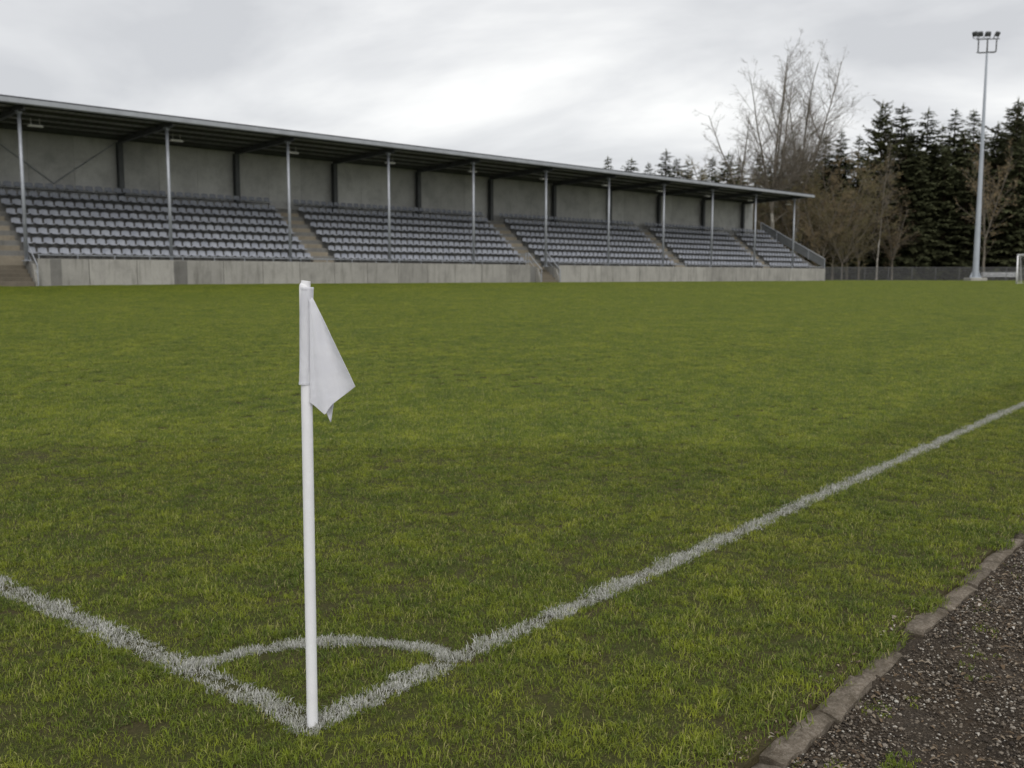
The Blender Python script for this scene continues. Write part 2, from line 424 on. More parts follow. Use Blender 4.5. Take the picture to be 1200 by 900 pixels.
# ------------------------------------------------------------------ scatter (grass, stones)
def blades_mesh(name, n, size, lmin, lmax, wid, seed, disc=False, lean=0.6, comb=None):
    r = np.random.default_rng(seed)
    if disc:
        a = r.uniform(0, 2*np.pi, n); q = size * np.sqrt(r.uniform(0, 1, n)); bx, by = q*np.cos(a), q*np.sin(a)
    else:
        bx, by = r.uniform(-size/2, size/2, n), r.uniform(-size/2, size/2, n)
    L = r.uniform(lmin, lmax, n); th = r.uniform(0, 2*np.pi, n) if comb is None else r.normal(0, comb, n)
    le = np.clip(r.normal(lean, 0.30, n), 0.05, 1.45)
    ln = L * np.sin(le); ht = L * np.cos(le) + 0.004
    wd = wid * r.uniform(0.6, 1.3, n); tw = th + r.uniform(0.6, 2.5, n)
    dx, dy = np.cos(th), np.sin(th); sx, sy = np.cos(tw) * wd / 2, np.sin(tw) * wd / 2
    V = np.zeros((n, 5, 3))
    V[:,0] = np.stack([bx-sx, by-sy, np.full(n, -0.004)], -1); V[:,1] = np.stack([bx+sx, by+sy, np.full(n, -0.004)], -1)
    mx_, my_ = bx + dx*ln*.38, by + dy*ln*.38; hz = ht*.66
    V[:,2] = np.stack([mx_+sx*.85, my_+sy*.85, hz], -1); V[:,3] = np.stack([mx_-sx*.85, my_-sy*.85, hz], -1)
    V[:,4] = np.stack([bx+dx*ln, by+dy*ln, ht*(1-.25*(le > .9))], -1)
    base = (np.arange(n) * 5)[:, None]
    quads = base + np.array([0, 1, 2, 3]); tris = base + np.array([3, 2, 4])
    me = bpy.data.meshes.new(name)
    me.from_pydata(V.reshape(-1, 3).tolist(), [], quads.tolist() + tris.tolist())
    at_ = me.attributes.new('rnd', 'FLOAT', 'POINT')
    at_.data.foreach_set('value', np.repeat(r.uniform(0, 1, n), 5))
    me.update(); return me

def scatter(name, pts, rz, sc, idx, meshes, mat):
    """one object whose points carry instances of the given meshes"""
    col = bpy.data.collections.new(name + '_pieces')
    for k, m in enumerate(meshes):
        if not m.materials: m.materials.append(mat)
        col.objects.link(bpy.data.objects.new('%s_piece_%02d' % (name, k), m))
    me = bpy.data.meshes.new(name)
    me.from_pydata(np.asarray(pts).tolist(), [], [])
    n = len(pts)
    for nm, ty, data in (('rz', 'FLOAT', rz), ('sc', 'FLOAT', sc), ('vi', 'INT', idx)):
        me.attributes.new(nm, ty, 'POINT').data.foreach_set('value', np.asarray(data))
    me.materials.append(mat)
    o = bpy.data.objects.new(name, me); COL.objects.link(o)
    g = bpy.data.node_groups.new(name + '_scatter', 'GeometryNodeTree')
    g.interface.new_socket('Geometry', in_out='INPUT', socket_type='NodeSocketGeometry')
    g.interface.new_socket('Geometry', in_out='OUTPUT', socket_type='NodeSocketGeometry')
    N = g.nodes.new; Lk = g.links.new
    gi, go = N('NodeGroupInput'), N('NodeGroupOutput')
    iop = N('GeometryNodeInstanceOnPoints'); ci = N('GeometryNodeCollectionInfo')
    ci.inputs['Collection'].default_value = col; ci.inputs['Separate Children'].default_value = True; ci.inputs['Reset Children'].default_value = True
    def attr(nm, ty):
        a = N('GeometryNodeInputNamedAttribute'); a.data_type = ty; a.inputs['Name'].default_value = nm
        return a.outputs['Attribute']
    cx = N('ShaderNodeCombineXYZ'); Lk(attr('rz', 'FLOAT'), cx.inputs[2])
    e2r = N('FunctionNodeEulerToRotation'); Lk(cx.outputs[0], e2r.inputs[0])
    Lk(gi.outputs[0], iop.inputs['Points']); Lk(ci.outputs[0], iop.inputs['Instance'])
    iop.inputs['Pick Instance'].default_value = True
    Lk(attr('vi', 'INT'), iop.inputs['Instance Index']); Lk(e2r.outputs[0], iop.inputs['Rotation']); Lk(attr('sc', 'FLOAT'), iop.inputs['Scale'])
    Lk(iop.outputs[0], go.inputs[0])
    md = o.modifiers.new('scatter', 'NODES'); md.node_group = g
    return tag(o, kind='stuff')

def vnoise(x, y, s, seed=0):
    """smooth value noise"""
    r = np.random.default_rng(seed); tab = r.uniform(0, 1, (64, 64))
    X, Y = x / s, y / s; i, j = np.floor(X).astype(int), np.floor(Y).astype(int); fx, fy = X - i, Y - j
    fx = fx*fx*(3-2*fx); fy = fy*fy*(3-2*fy); T = lambda a, b: tab[a % 64, b % 64]
    return (T(i,j)*(1-fx)+T(i+1,j)*fx)*(1-fy)+(T(i,j+1)*(1-fx)+T(i+1,j+1)*fx)*fy

LW, ARC_R = 0.049, 0.750
def line_dist(x, y):
    """distances to the edges of the painted lines: negative inside (touchline, goal line, corner arc)"""
    wob = 0.010 * (vnoise(x, y, 0.11, 3) - .5) * 2 + 0.012 * (vnoise(x, y, 0.035, 4) - .5) * 2
    d1 = np.where(x > -0.05, np.abs(y) - LW, 9.0) + wob
    d2 = np.where(y > -0.05, np.abs(x) - LW * 1.15, 9.0) + wob
    rr = np.hypot(x, y); d3 = np.where((x > 0) & (y > 0), np.abs(rr - ARC_R) - LW * 0.85, 9.0) + wob
    return d1, d2, d3
def stand_local(x, y):
    dx_, dy_ = x - 18.875, y - 43.151; c, s = math.cos(R(-5.793)), math.sin(R(-5.793))
    return dx_ * c + dy_ * s, -dx_ * s + dy_ * c

def make_grass():
    r = np.random.default_rng(21)
    tufts = [blades_mesh('tuft', 16, 0.038, 0.014, 0.038, 0.0031, 100 + k, True, 1.0) for k in range(12)]
    # --- near tufts
    n = 178000
    F = np.sqrt(r.uniform(0.8**2, 10.5**2, n)); lat = r.uniform(-1, 1, n) * (0.56 * F + 2.4)
    keep = r.uniform(0, 1, n) < (0.56*F + 2.4) / (0.56*F + 0.0001) * 0.40
    F, lat = F[keep], lat[keep]
    x = CAM.x + FW.x*F + RT.x*lat; y = CAM.y + FW.y*F + RT.y*lat
    fade = r.uniform(8.6, 10.0, len(x)) > F
    # --- strip of tufts along the touchline further out
    m = 58000
    xs = r.uniform(4.0, 30.0, m); ys = r.uniform(-0.82, 0.82, m)
    Fs = (xs-CAM.x)*FW.x + (ys-CAM.y)*FW.y
    k2 = Fs > r.uniform(8.6, 10.0, m)
    gxs, gys = r.uniform(-.82, .82, 17000), r.uniform(2.0, 12.0, 17000)
    lg = (gxs-CAM.x)*RT.x + (gys-CAM.y)*RT.y; Fg = (gxs-CAM.x)*FW.x + (gys-CAM.y)*FW.y
    kg = np.abs(lg) > 0.56*Fg + 2.4
    xs = np.concatenate([xs[k2], gxs[kg]]); ys = np.concatenate([ys[k2], gys[kg]]); k2 = np.ones(len(xs), bool)
    ex = np.concatenate([r.uniform(-.1, 14, 3200), r.uniform(-.1, .1, 1600), ARC_R*np.cos(np.linspace(0, 1.57, 420))]); ey = np.concatenate([r.uniform(-.07, .07, 3200), r.uniform(-.1, 9, 1600), ARC_R*np.sin(np.linspace(0, 1.57, 420))])
    ex[-420:] += r.normal(0, .02, 420); ey[-420:] += r.normal(0, .02, 420)
    x = np.concatenate([x[fade], xs[k2], ex]); y = np.concatenate([y[fade], ys[k2], ey])
    d1, d2, d3 = line_dist(x, y); dm = np.minimum(np.minimum(d1, d2), d3)
    clump = vnoise(x, y, 0.16, 11); bare = vnoise(x, y, 0.42, 12) * 0.6 + vnoise(x, y, 0.09, 13) * 0.4
    ed = y - KV1                                        # distance to the kerb
    ragged = 0.0 + 0.13 * vnoise(x, y * 0, 0.22, 14) ** 2
    ok = (ed > ragged * r.uniform(0.3, 1.2, len(x)) - 0.045) & ((r.uniform(0, 1, len(x)) > np.clip((0.27 - bare) * 5, 0, 0.6)) | (dm < 0.01) | (x > 7))
    near_pole = np.hypot(x, y) < 0.021
    ok &= ~near_pole
    S = (0.52 + 0.66 * clump) * r.uniform(0.85, 1.2, len(x)) * np.where(ed < 0.25, 1.15, 1.0)
    green = ok & (dm > 0.0 + r.normal(0, 0.006, len(x)))
    def P(mask): return np.stack([x[mask], y[mask], zg(x[mask], y[mask])], -1)
    def go(name, mask, meshes, mat, smul=1.0):
        p = P(mask); q = len(p)
        return scatter(name, p, r.uniform(0, 6.283, q), S[mask] * smul, r.integers(0, len(meshes), q), meshes, mat)
    o1 = go('grass', green, tufts, M['grass'])
    # --- painted blades
    wt = [blades_mesh('painted_tuft', 12, 0.030, 0.014, 0.036, 0.0036, 300 + k, True, 1.0) for k in range(8)]
    inside = ok & ~green & (dm < 0.012)
    which = np.argmin(np.stack([d1, d2, d3]), 0)
    for k, nm in enumerate(('touchline', 'goal_line', 'corner_arc')):
        o = go(nm, inside & (which == k), wt, M['paint_grass'], 1.0)
    # --- turf patches further out
    patch = [blades_mesh("turf", 3600, 0.56, 0.018, 0.046, 0.0042, 500 + k, False, 1.12, 1.0) for k in range(6)]
    xs, ys = [], []
    g = 0.5
    gx, gy = np.meshgrid(np.arange(-9, 130, g), np.arange(-12, 62, g))
    gx = gx.ravel() + r.uniform(-.04, .04, gx.size); gy = gy.ravel() + r.uniform(-.04, .04, gy.size)
    Fp = (gx-CAM.x)*FW.x + (gy-CAM.y)*FW.y; lp = (gx-CAM.x)*RT.x + (gy-CAM.y)*RT.y
    lx, ly = stand_local(gx, gy)
    in_stand = (lx > -16) & (lx < 75.3) & (ly > -0.75)
    k3 = ((Fp > 8.7) | (np.abs(lp) > 0.56*Fp + 2.15) | (Fp < 0.9)) & (Fp > -3) & (Fp < 122) & (np.abs(lp) < 0.54*Fp + 9) & ~in_stand & (gy > KV1 + 0.3) & ~((np.abs(gy) < 0.60) & (gx < 30)) & ~((np.abs(gx) < .6) & (gy < 12) & (gy > -.6))
    k3 &= (gx < 112) & ~((Fp > 60) & (r.uniform(0, 1, gx.size) < 0.0))
    q = int(k3.sum())
    p = np.stack([gx[k3], gy[k3], zg(gx[k3], gy[k3])], -1)
    sc = 0.92 + 0.25 * vnoise(gx[k3], gy[k3], 1.7, 31)
    scatter('turf', p, HEAD + r.normal(0, .30, q), sc, r.integers(0, 6, q), patch, M['grass'])
    return q, len(x)
make_grass()

def pebble(seed, flat=0.7, n=1):
    import bmesh
    rd = random.Random(seed); bm = bmesh.new(); bmesh.ops.create_icosphere(bm, subdivisions=1, radius=0.5)
    for v in bm.verts:
        v.co *= rd.uniform(0.72, 1.15); v.co.x *= rd.uniform(1.0, 1.25); v.co.z *= flat
    me = bpy.data.meshes.new('pebble'); bm.to_mesh(me); bm.free(); return me
def chip(seed):
    rd = random.Random(seed); w_ = rd.uniform(.12, .3); a = rd.uniform(.05, .3); b = rd.uniform(-.1, .2)
    m = MB().add([(-.5, -w_*.6, 0), (0, -w_, a), (.5, -w_*.3, b), (.5, w_*.3, b+.05), (0, w_, a+.06), (-.5, w_*.5, .04)], [(0, 1, 4, 5), (1, 2, 3, 4)])
    return m.mesh('chip')
def make_stones():
    r = np.random.default_rng(77)
    n = 230000
    x = r.uniform(-0.6, 7.5, n); y = KV0 - 0.005 - r.uniform(0, 1, n) ** 1.0 * 2.4
    F = (x-CAM.x)*FW.x + (y-CAM.y)*FW.y; lp = (x-CAM.x)*RT.x + (y-CAM.y)*RT.y
    k = (F > 1.0) & (np.abs(lp) < 0.56*F + 0.7) & (r.uniform(0, 1, n) < np.clip(0.35 + 1.1*vnoise(x, y, .35, 5), 0, 1))
    x, y = x[k], y[k]; n = len(x)
    z = zg(x, y) - 0.045 + 0.010*np.sin(x*3.1+y*1.7)*np.sin(y*4.3-x) + 0.02*np.clip((y-(KV0-.25))/.25, 0, 1)
    s = np.clip(r.lognormal(math.log(0.0064), 0.45, n), 0.003, 0.021)
    scatter('gravel', np.stack([x, y, z + .003 + s*.12], -1), r.uniform(0, 6.28, n), s, r.integers(0, 8, n), [pebble(k) for k in range(8)], M['stones'])
    # looser stones over the rest of the track, laid as small areas
    def area(seed):
        q = random.Random(seed); V = []; Fc = []; rn = []
        base = [pebble(200 + k) for k in range(3)]
        data = [([tuple(v.co) for v in b.vertices], [tuple(p.vertices) for p in b.polygons]) for b in base]
        for k in range(1500):
            vv, ff = q.choice(data); sz = min(.02, max(.004, q.lognormvariate(math.log(.0072), .42))); a = q.uniform(0, 6.28); ox, oy = q.uniform(-.26, .26), q.uniform(-.26, .26)
            o_ = len(V); V += [(ox + sz*(c[0]*math.cos(a)-c[1]*math.sin(a)), oy + sz*(c[0]*math.sin(a)+c[1]*math.cos(a)), sz*(c[2]+.1)) for c in vv]
            Fc += [tuple(i + o_ for i in f) for f in ff]; rn += [q.random()]*len(vv)
        me = bpy.data.meshes.new('gravel_area'); me.from_pydata(V, [], Fc)
        me.attributes.new('rnd', 'FLOAT', 'POINT').data.foreach_set('value', np.asarray(rn, dtype=np.float32)); return me
    px_, py_ = np.meshgrid(np.arange(-3.75, 30, .5), np.arange(KV0 - .27, -7.8, -.5)); px_, py_ = px_.ravel(), py_.ravel()
    F = (px_-CAM.x)*FW.x + (py_-CAM.y)*FW.y; lp = (px_-CAM.x)*RT.x + (py_-CAM.y)*RT.y
    inn = (px_ < 7.3) & (px_ > -.4) & (py_ > KV0 - 2.2) & (F > 1.2) & (np.abs(lp) < .56*F + .45)
    px_, py_ = px_[~inn], py_[~inn]; n = len(px_)
    scatter('loose_gravel', np.stack([px_, py_, zg(px_, py_) - .041], -1), r.integers(0, 4, n)*math.pi/2, r.uniform(.95, 1.05, n), r.integers(0, 3, n), [area(k) for k in range(3)], M['stones_area'])
    m = 26000
    x = r.uniform(-0.6, 6.5, m); y = KV0 - r.uniform(-0.16, 2.2, m)
    F = (x-CAM.x)*FW.x + (y-CAM.y)*FW.y; lp = (x-CAM.x)*RT.x + (y-CAM.y)*RT.y
    k = (F > 1.0) & (np.abs(lp) < 0.56*F + 0.7) & ((y < KV0) | (y > KV1 + .0)) & (r.uniform(0, 1, m) < .25 + .75*(vnoise(x, y, .3, 9) > .5))
    x, y = x[k], y[k]; n = len(x)
    z = np.where(y > KV1, 0.006, -0.036 + 0.010*np.sin(x*3.1+y*1.7)*np.sin(y*4.3-x) + 0.02*np.clip((y-(KV0-.25))/.25, 0, 1)) + zg(x, y)
    scatter('plant_litter', np.stack([x, y, z], -1), r.uniform(0, 6.28, n), np.clip(r.lognormal(math.log(.0135), .4, n), .006, .035), r.integers(0, 6, n), [chip(k) for k in range(6)], M['chips'])
    # weeds on the track beside the kerb
    m = 300
    cx_ = r.uniform(.3, 5.0, 26); cy_ = KV0 - np.abs(r.normal(0.03, .16, 26))
    pick = r.integers(0, 26, m); x = cx_[pick] + r.normal(0, .035, m); y = np.minimum(cy_[pick] + r.normal(0, .030, m), KV0 - .01)
    weed = [blades_mesh('weed', 8, 0.02, 0.008, 0.022, 0.0040, 900 + k, True, 1.1) for k in range(4)]
    scatter('track_weeds', np.stack([x, y, zg(x, y) - .036], -1), r.uniform(0, 6.28, m), r.uniform(.5, 1.1, m), r.integers(0, 4, m), weed, M['grass'])
make_stones()

# ------------------------------------------------------------------ corner flag
def cloth_material():
    t = NT('flag_cloth'); v = t.obj()
    wv = t.noise(v, 900, 2, 0.5); n = t.noise(v, 12, 4, 0.6)
    c = t.ramp(n, [(0.3, (0.78, 0.785, 0.83)), (0.7, (0.84, 0.845, 0.88))])
    p = t.bsdf(c, 0.85, 0, 0.15, t.math('ADD', t.math('MULTIPLY', wv, 0.25), t.noise(v, 22, 4, 0.55)), 0.010, 0.5)
    tr = t.n('ShaderNodeBsdfTranslucent', {'Color': c}).outputs[0]
    return t.done(t.n('ShaderNodeMixShader', {0: 0.30, 1: p, 2: tr}).outputs[0])
M['cloth'] = cloth_material()
def corner_flag():
    PXM = 3.17 / FPX / math.cos(R(3)) * 1.0           # metres per photo pixel at the pole
    root = empty('corner_flag', (0, 0, 0), HEAD - math.pi/2)   # local x to the right, y away from the camera
    tag(root, 'white corner flag hanging limp on a slim white pole where the painted lines meet', 'corner flag')
    lean = 0.0085
    def c_at(z): return lean * z / 1.5 * 1.0
    pole = MB()
    n = 20; rr = 0.0185
    zs = [-0.12, 0.0, 0.4, 0.8, 1.2, 1.487, 1.495, 1.5]; rs = [rr]*6 + [rr*.93, rr*.8]
    vs = []; fs = []
    for z, r_ in zip(zs, rs):
        for i in range(n):
            a = 2*math.pi*i/n; vs.append((c_at(z) + r_*math.cos(a), r_*math.sin(a), z))
    for k in range(len(zs)-1): fs += [(k*n+i, k*n+(i+1) % n, (k+1)*n+(i+1) % n, (k+1)*n+i) for i in range(n)]
    fs.append(tuple((len(zs)-1)*n + i for i in range(n)))
    pole.add(vs, fs).build('pole', M['white_pole'], root, True)
    cap = MB(); cap.tube((c_at(1.5)+.002, 0, 1.492), (c_at(1.5)+.004, 0, 1.508), .0165, .0150, 18)
    cap.build('pole_cap', M['white_pole'], root, False)
    # flag outline measured on a 4.283x enlargement; z from its row, x from its column
    ZS = 1.5 / 519.5                                    # metres per photo pixel (vertical)
    def loc(zx, zy):
        px, py = 300 + zx/4.283, 310 + zy/4.283
        return ((px - 366.2) * ZS, (850 - py) * ZS)
    # sleeve: slightly flattened tube of cloth round the pole
    sl = MB(); rows = 14; m = 22; vs = []; fs = []
    rd = random.Random(3)
    for k in range(rows+1):
        t = k/rows
        xl, z = loc(273 - 15*t, 106 + 469*t); xr, _ = loc(337 - 19*t, 110 + 467*t)
        cxx, hw = (xl+xr)/2, (xr-xl)/2
        for i in range(m):
            a = 2*math.pi*i/m
            wr = 1 + .035*math.sin(5*a + 9*t) * (1 - .5*t) + rd.uniform(-.012, .012)
            vs.append((cxx + hw*math.cos(a)*wr, (.0205 + .001*math.sin(7*t))*math.sin(a)*wr, z))
    for k in range(rows): fs += [((k+1)*m+i, (k+1)*m+(i+1) % m, k*m+(i+1) % m, k*m+i) for i in range(m)]
    sleeve = sl.add(vs, fs).build('flag_sleeve', M['cloth'], root, True)
    for t, hgt in ((0.0, .004), (1.0, .008)):
        xl, z = loc(273 - 15*t, 106 + 469*t); xr, _ = loc(337 - 19*t, 110 + 467*t)
        hem = MB(); ring0 = []
        for z_ in (z - .001, z + (hgt if t else -hgt - .004)):
            for i in range(m):
                a = 2*math.pi*i/m
                ring0.append(((xl+xr)/2 + ((xr-xl)/2 + .0012)*math.cos(a), .0225*math.sin(a), z_))
        hem.add(ring0, [(i, (i+1) % m, m+(i+1) % m, m+i) for i in range(m)])
        hem.build('hem', M['cloth'], sleeve, True)
    # hanging cloth: grid from the sleeve seam to the free edge
    def poly(pts, t):
        t = max(0, min(1, t)); d = [0]
        for a, b in zip(pts[:-1], pts[1:]): d.append(d[-1] + math.dist(a, b))
        t *= d[-1]
        for k in range(len(pts)-1):
            if t <= d[k+1] + 1e-9:
                f = (t - d[k]) / max(1e-9, d[k+1]-d[k]); return tuple(pts[k][q] + (pts[k+1][q]-pts[k][q])*f for q in (0, 1))
        return pts[-1]
    left = [(304, 128), (322, 180), (320, 400), (317, 577), (316, 662)]
    right = [(306, 131), (340, 166), (388, 268), (435, 368), (485, 474), (536, 584)]
    bottom = [(316, 662), (352, 694), (387, 722), (402, 696), (420, 672), (478, 628), (536, 584)]
    nr, nc = 44, 30; vs = []; fs = []
    for i in range(nr+1):
        t = i/nr
        for j in range(nc+1):
            s = j/nc
            L_, R_ = poly(left, t), poly(right, t); B_ = poly(bottom, s)
            x0 = L_[0] + (R_[0]-L_[0])*s; y0 = L_[1] + (R_[1]-L_[1])*s
            bl = poly(left, 1); br = poly(right, 1)
            bx_, by_ = bl[0] + (br[0]-bl[0])*s, bl[1] + (br[1]-bl[1])*s
            wgt = t**3
            x0 += (B_[0]-bx_)*wgt; y0 += (B_[1]-by_)*wgt
            X, Z = loc(x0, y0)
            dep = -0.0215 + s*0.016 + t*(0.020*math.sin(s*3.6 + .5) * s - 0.012*math.sin(s*7.5 - 1.2)) + .004*math.sin(9*t + 5*s)*s*(1-t)
            if s < .12: dep = dep*(s/.12) + -.0215*(1 - s/.12)
            vs.append((X, dep, Z))
    w_ = nc+1
    fs = [(i*w_+j, (i+1)*w_+j, (i+1)*w_+j+1, i*w_+j+1) for i in range(nr) for j in range(nc)]
    cl = MB().add(vs, fs).build('flag_cloth', M['cloth'], root, True)
    md = cl.modifiers.new('thickness', 'SOLIDIFY'); md.thickness = 0.0011; md.offset = 0
    # folded-back tail that hangs behind the front layer
    tail = [(300+0, 0)]; vs = []; fs = []
    A0, A1, A2, A3 = (372, 640), (440, 620), (424, 668), (405, 764)
    left2 = [(360, 640), (384, 718), (405, 764)]; right2 = [(445, 610), (421, 672), (406, 764)]
    for i in range(13):
        t = i/12
        for j in range(7):
            s = j/6; a, b = poly(left2, t), poly(right2, t)
            X, Z = loc(a[0] + (b[0]-a[0])*s, a[1] + (b[1]-a[1])*s)
            vs.append((X, 0.012 + .006*math.sin(s*3) - .006*t, Z))
    fs = [(i*7+j, (i+1)*7+j, (i+1)*7+j+1, i*7+j+1) for i in range(12) for j in range(6)]
    tl = MB().add(vs, fs).build('folded_tail', M['cloth'], cl, True)
    md = tl.modifiers.new('thickness', 'SOLIDIFY'); md.thickness = 0.0011; md.offset = 0
    # stitched hems along the free edge and the bottom
    hm = MB()
    def strip(i_j, wid):
        pts = [Vector(vs0[i*w_+j]) for i, j in i_j]
        inn = [Vector(vs0[i*w_+max(0, j-1)]) if mode == 'r' else Vector(vs0[max(0, i-1)*w_+j]) for i, j in i_j]
        for a, b, c_, d_ in zip(pts[:-1], pts[1:], inn[1:], inn[:-1]):
            o_ = Vector((0, -.0012, 0))
            def inset(p, q):
                dd = (q-p); l = dd.length
                return p + dd * min(1, wid/max(l, 1e-6))
            hm.add([a+o_, b+o_, inset(b, c_)+o_, inset(a, d_)+o_], [(0, 1, 2, 3)])
    vs0 = [v_.co.copy() for v_ in cl.data.vertices]
    mode = 'r'; strip([(i, nc) for i in range(2, nr+1)], .007)
    mode = 'b'; strip([(nr, j) for j in range(0, nc+1)], .008)
    hm.build('hem', M['cloth'], cl, True)
corner_flag()

# ------------------------------------------------------------------ grandstand
BAY, NB0, NB1 = 7.0, -2, 10
X0, X1 = -16.0, 75.4               # ends of the terrace
WALL_H = 1.25
NROW, RISE, TREAD, Y1 = 8, 0.483, 0.61, 0.45
FLOOR1 = 1.13
AISLES = [(-1.35, 0.2), (16.0, 17.45), (33.75, 35.3), (51.8, 53.2), (65.9, 67.1)]
OPENINGS = [(-2.3, 0.25), (32.8, 35.75)]
YB = Y1 + NROW * TREAD + 0.30      # back columns
ZS_ = 1.133
stand = tag(empty('grandstand', (18.875, 43.151, ZS_), R(-5.793)), 'long open-fronted grandstand of grey seats under a flat roof on slim steel posts', 'grandstand')
def endx(y):                        # skewed right-hand end of the terrace
    return X1 - 0.30 * (y + 0.6)
def part(mb, name, mat, parent=None, smooth=False): return mb.build(name, M[mat], parent or stand, smooth)

# front wall: a recessed core with separate concrete panels in front of it
def front_wall():
    segs = [(X0, OPENINGS[0][0]), (OPENINGS[0][1], OPENINGS[1][0]), (OPENINGS[1][1], X1)]
    core = MB()
    for a, b in segs: core.box(a + .02, b - .02, -0.56, -0.34, -0.35, WALL_H - 0.015)
    fw = part(core, 'front_wall', 'pier')
    rd = random.Random(8)
    cop = MB()
    for a, b in segs:
        n = max(1, round((b - a) / 2.33)); L = (b - a) / n
        for k in range(n):
            xa = a + k*L + (0 if k == 0 else rd.uniform(-.25, .25)); xb = a + (k+1)*L
            g = .014
            p = MB().bevbox(-L/2 + g, L/2 - g, -.06, .0, -0.35, WALL_H - .02 + rd.uniform(-.006, .006), .012)
            o = part(p, 'wall_panel', 'concrete', fw); o.location = (a + (k+.5)*L, -0.562 + rd.uniform(-.006, .006), 0)
    for x, w_ in ((1.05, .5), (7.15, .72)):
        o = part(MB().bevbox(-w_/2, w_/2, -.075, .0, -0.35, WALL_H - .03, .012), 'pier', 'pier', fw); o.location = (x, -.566, 0)
    # low rail along the top of the wall
    for (a, b) in segs:
        r_ = MB()
        r_.tube((a+.1, -.42, WALL_H+.16), (b-.1, -.42, WALL_H+.16), .022, .022, 6)
        x = a + .15
        while x < b: r_.tube((x, -.42, WALL_H-.03), (x, -.42, WALL_H+.16), .018, .018, 6); x += 1.75
        part(r_, 'low_rail', 'steel', fw)
front_wall()

STAIRS = [(-1.75, 0.05), (33.8, 35.5)]
def terrace():
    """stepped concrete terrace with the skewed end; the entrance stairs are cut into its front"""
    yk = Y1 + TREAD
    pts = [(yk, -0.3), (yk, FLOOR1 + RISE)]
    for k in range(2, NROW):
        y = Y1 + k*TREAD
        pts += [(y, FLOOR1 + (k-1)*RISE), (y, FLOOR1 + k*RISE)]
    pts += [(YB + .1, FLOOR1 + (NROW-1)*RISE), (YB + .1, -0.3)]
    n = len(pts)
    vs = [(X0, y, z) for y, z in pts] + [(endx(y) - .12, y, z) for y, z in pts]
    fs = [(i, i+1, n+i+1, n+i) for i in range(n-1)] + [tuple(range(n-1, -1, -1)), tuple(range(n, 2*n))]
    m = MB().add(vs, fs)
    xa = X0
    for a, b in STAIRS + [(X1 - .5, X1)]:
        m.box(xa, a, -.335, yk - .002, -.3, FLOOR1); xa = b
    part(m, 'terrace', 'terrace')
terrace()

# aisle steps: half-height steps on every riser
stepm = {}
for a, b in AISLES:
    ai = part(MB().box(a, b, Y1 + .02, YB + .08, -0.02, 0.006).__class__(), 'aisle', 'step') if False else None
    wdt = b - a
    root = None
    for k in range(1, NROW):
        y = Y1 + k*TREAD
        key = round(wdt, 3)
        if key not in stepm:
            stepm[key] = MB().bevbox(-wdt/2, wdt/2, -TREAD*.5, .0, 0.003, RISE*.5, .012).mesh('step')
            stepm[key].materials.append(M['step'])
        if k == 1:
            root = obj('aisle', MB().box(a, b, Y1 + NROW*TREAD - TREAD + .03, YB + .05, FLOOR1 + (NROW-1)*RISE + .003, FLOOR1 + (NROW-1)*RISE + .02).mesh('aisle'), M['step'], stand)
        s = obj('step', stepm[key], None, root); s.location = ((a+b)/2, y - .003, FLOOR1 + (k-1)*RISE)
        # tread surfacing on each tier
        key2 = ('t', key)
        if key2 not in stepm:
            stepm[key2] = MB().bevbox(-wdt/2, wdt/2, .0, TREAD*.5 - .012, -.05, .012, .008).mesh('step'); stepm[key2].materials.append(M['step'])
        s = obj('step', stepm[key2], None, root); s.location = ((a+b)/2, y + .002, FLOOR1 + k*RISE)

# entrance stairs through the front wall
def entrance(a, b, sa, sb):
    root = part(MB().box(sa + .005, sb - .005, .62, Y1 + TREAD - .01, -.3, FLOOR1 - .001), 'entrance_stair', 'step')
    n = 6; rs = FLOOR1 / n; tr = 0.27
    for k in range(1, n):
        z = FLOOR1 - k*rs
        mm = MB().bevbox(-(sb-sa)/2 + .01, (sb-sa)/2 - .01, -tr - .025, 0.0, -.3 - z, 0, .015)
        s = part(mm, 'step', 'dark_step', root); s.location = ((sa+sb)/2, 0.618 - (k-1)*tr, z)
    yb = 0.618 - (n-1)*tr
    for xm in (sa - .12, sb + .12):
        h_ = MB().path([(xm, .70, FLOOR1), (xm, .70, FLOOR1 + .95), (xm, .45, FLOOR1 + .95), (xm, yb - .1, .92), (xm, yb - .1, .0)], .028, 8)
        h_.path([(xm, .45, FLOOR1 + .5), (xm, yb - .1, .48)], .018, 6); h_.tube((xm, .45, FLOOR1), (xm, .45, FLOOR1 + .95), .022, .022, 8)
        part(h_, 'handrail', 'steel', root)
    # low cheek wall beside the bottom steps
    for (xa, xb) in ((sa - .2, sa - .02), (sb + .02, sb + .2)):
        ys = [(-.36, FLOOR1 - .12), (-.50, FLOOR1 - .16), (yb - .05, .16), (yb - .05, -.3), (-.36, -.3)]
        vs = [(xa, y, z) for y, z in ys] + [(xb, y, z) for y, z in ys]; q = len(ys)
        part(MB().add(vs, [(i, (i+1) % q, q+(i+1) % q, q+i) for i in range(q)] + [tuple(range(q-1, -1, -1)), tuple(range(q, 2*q))]), 'cheek_wall', 'concrete', root)
for (a, b), (sa, sb) in zip(OPENINGS, STAIRS): entrance(a, b, sa, sb)

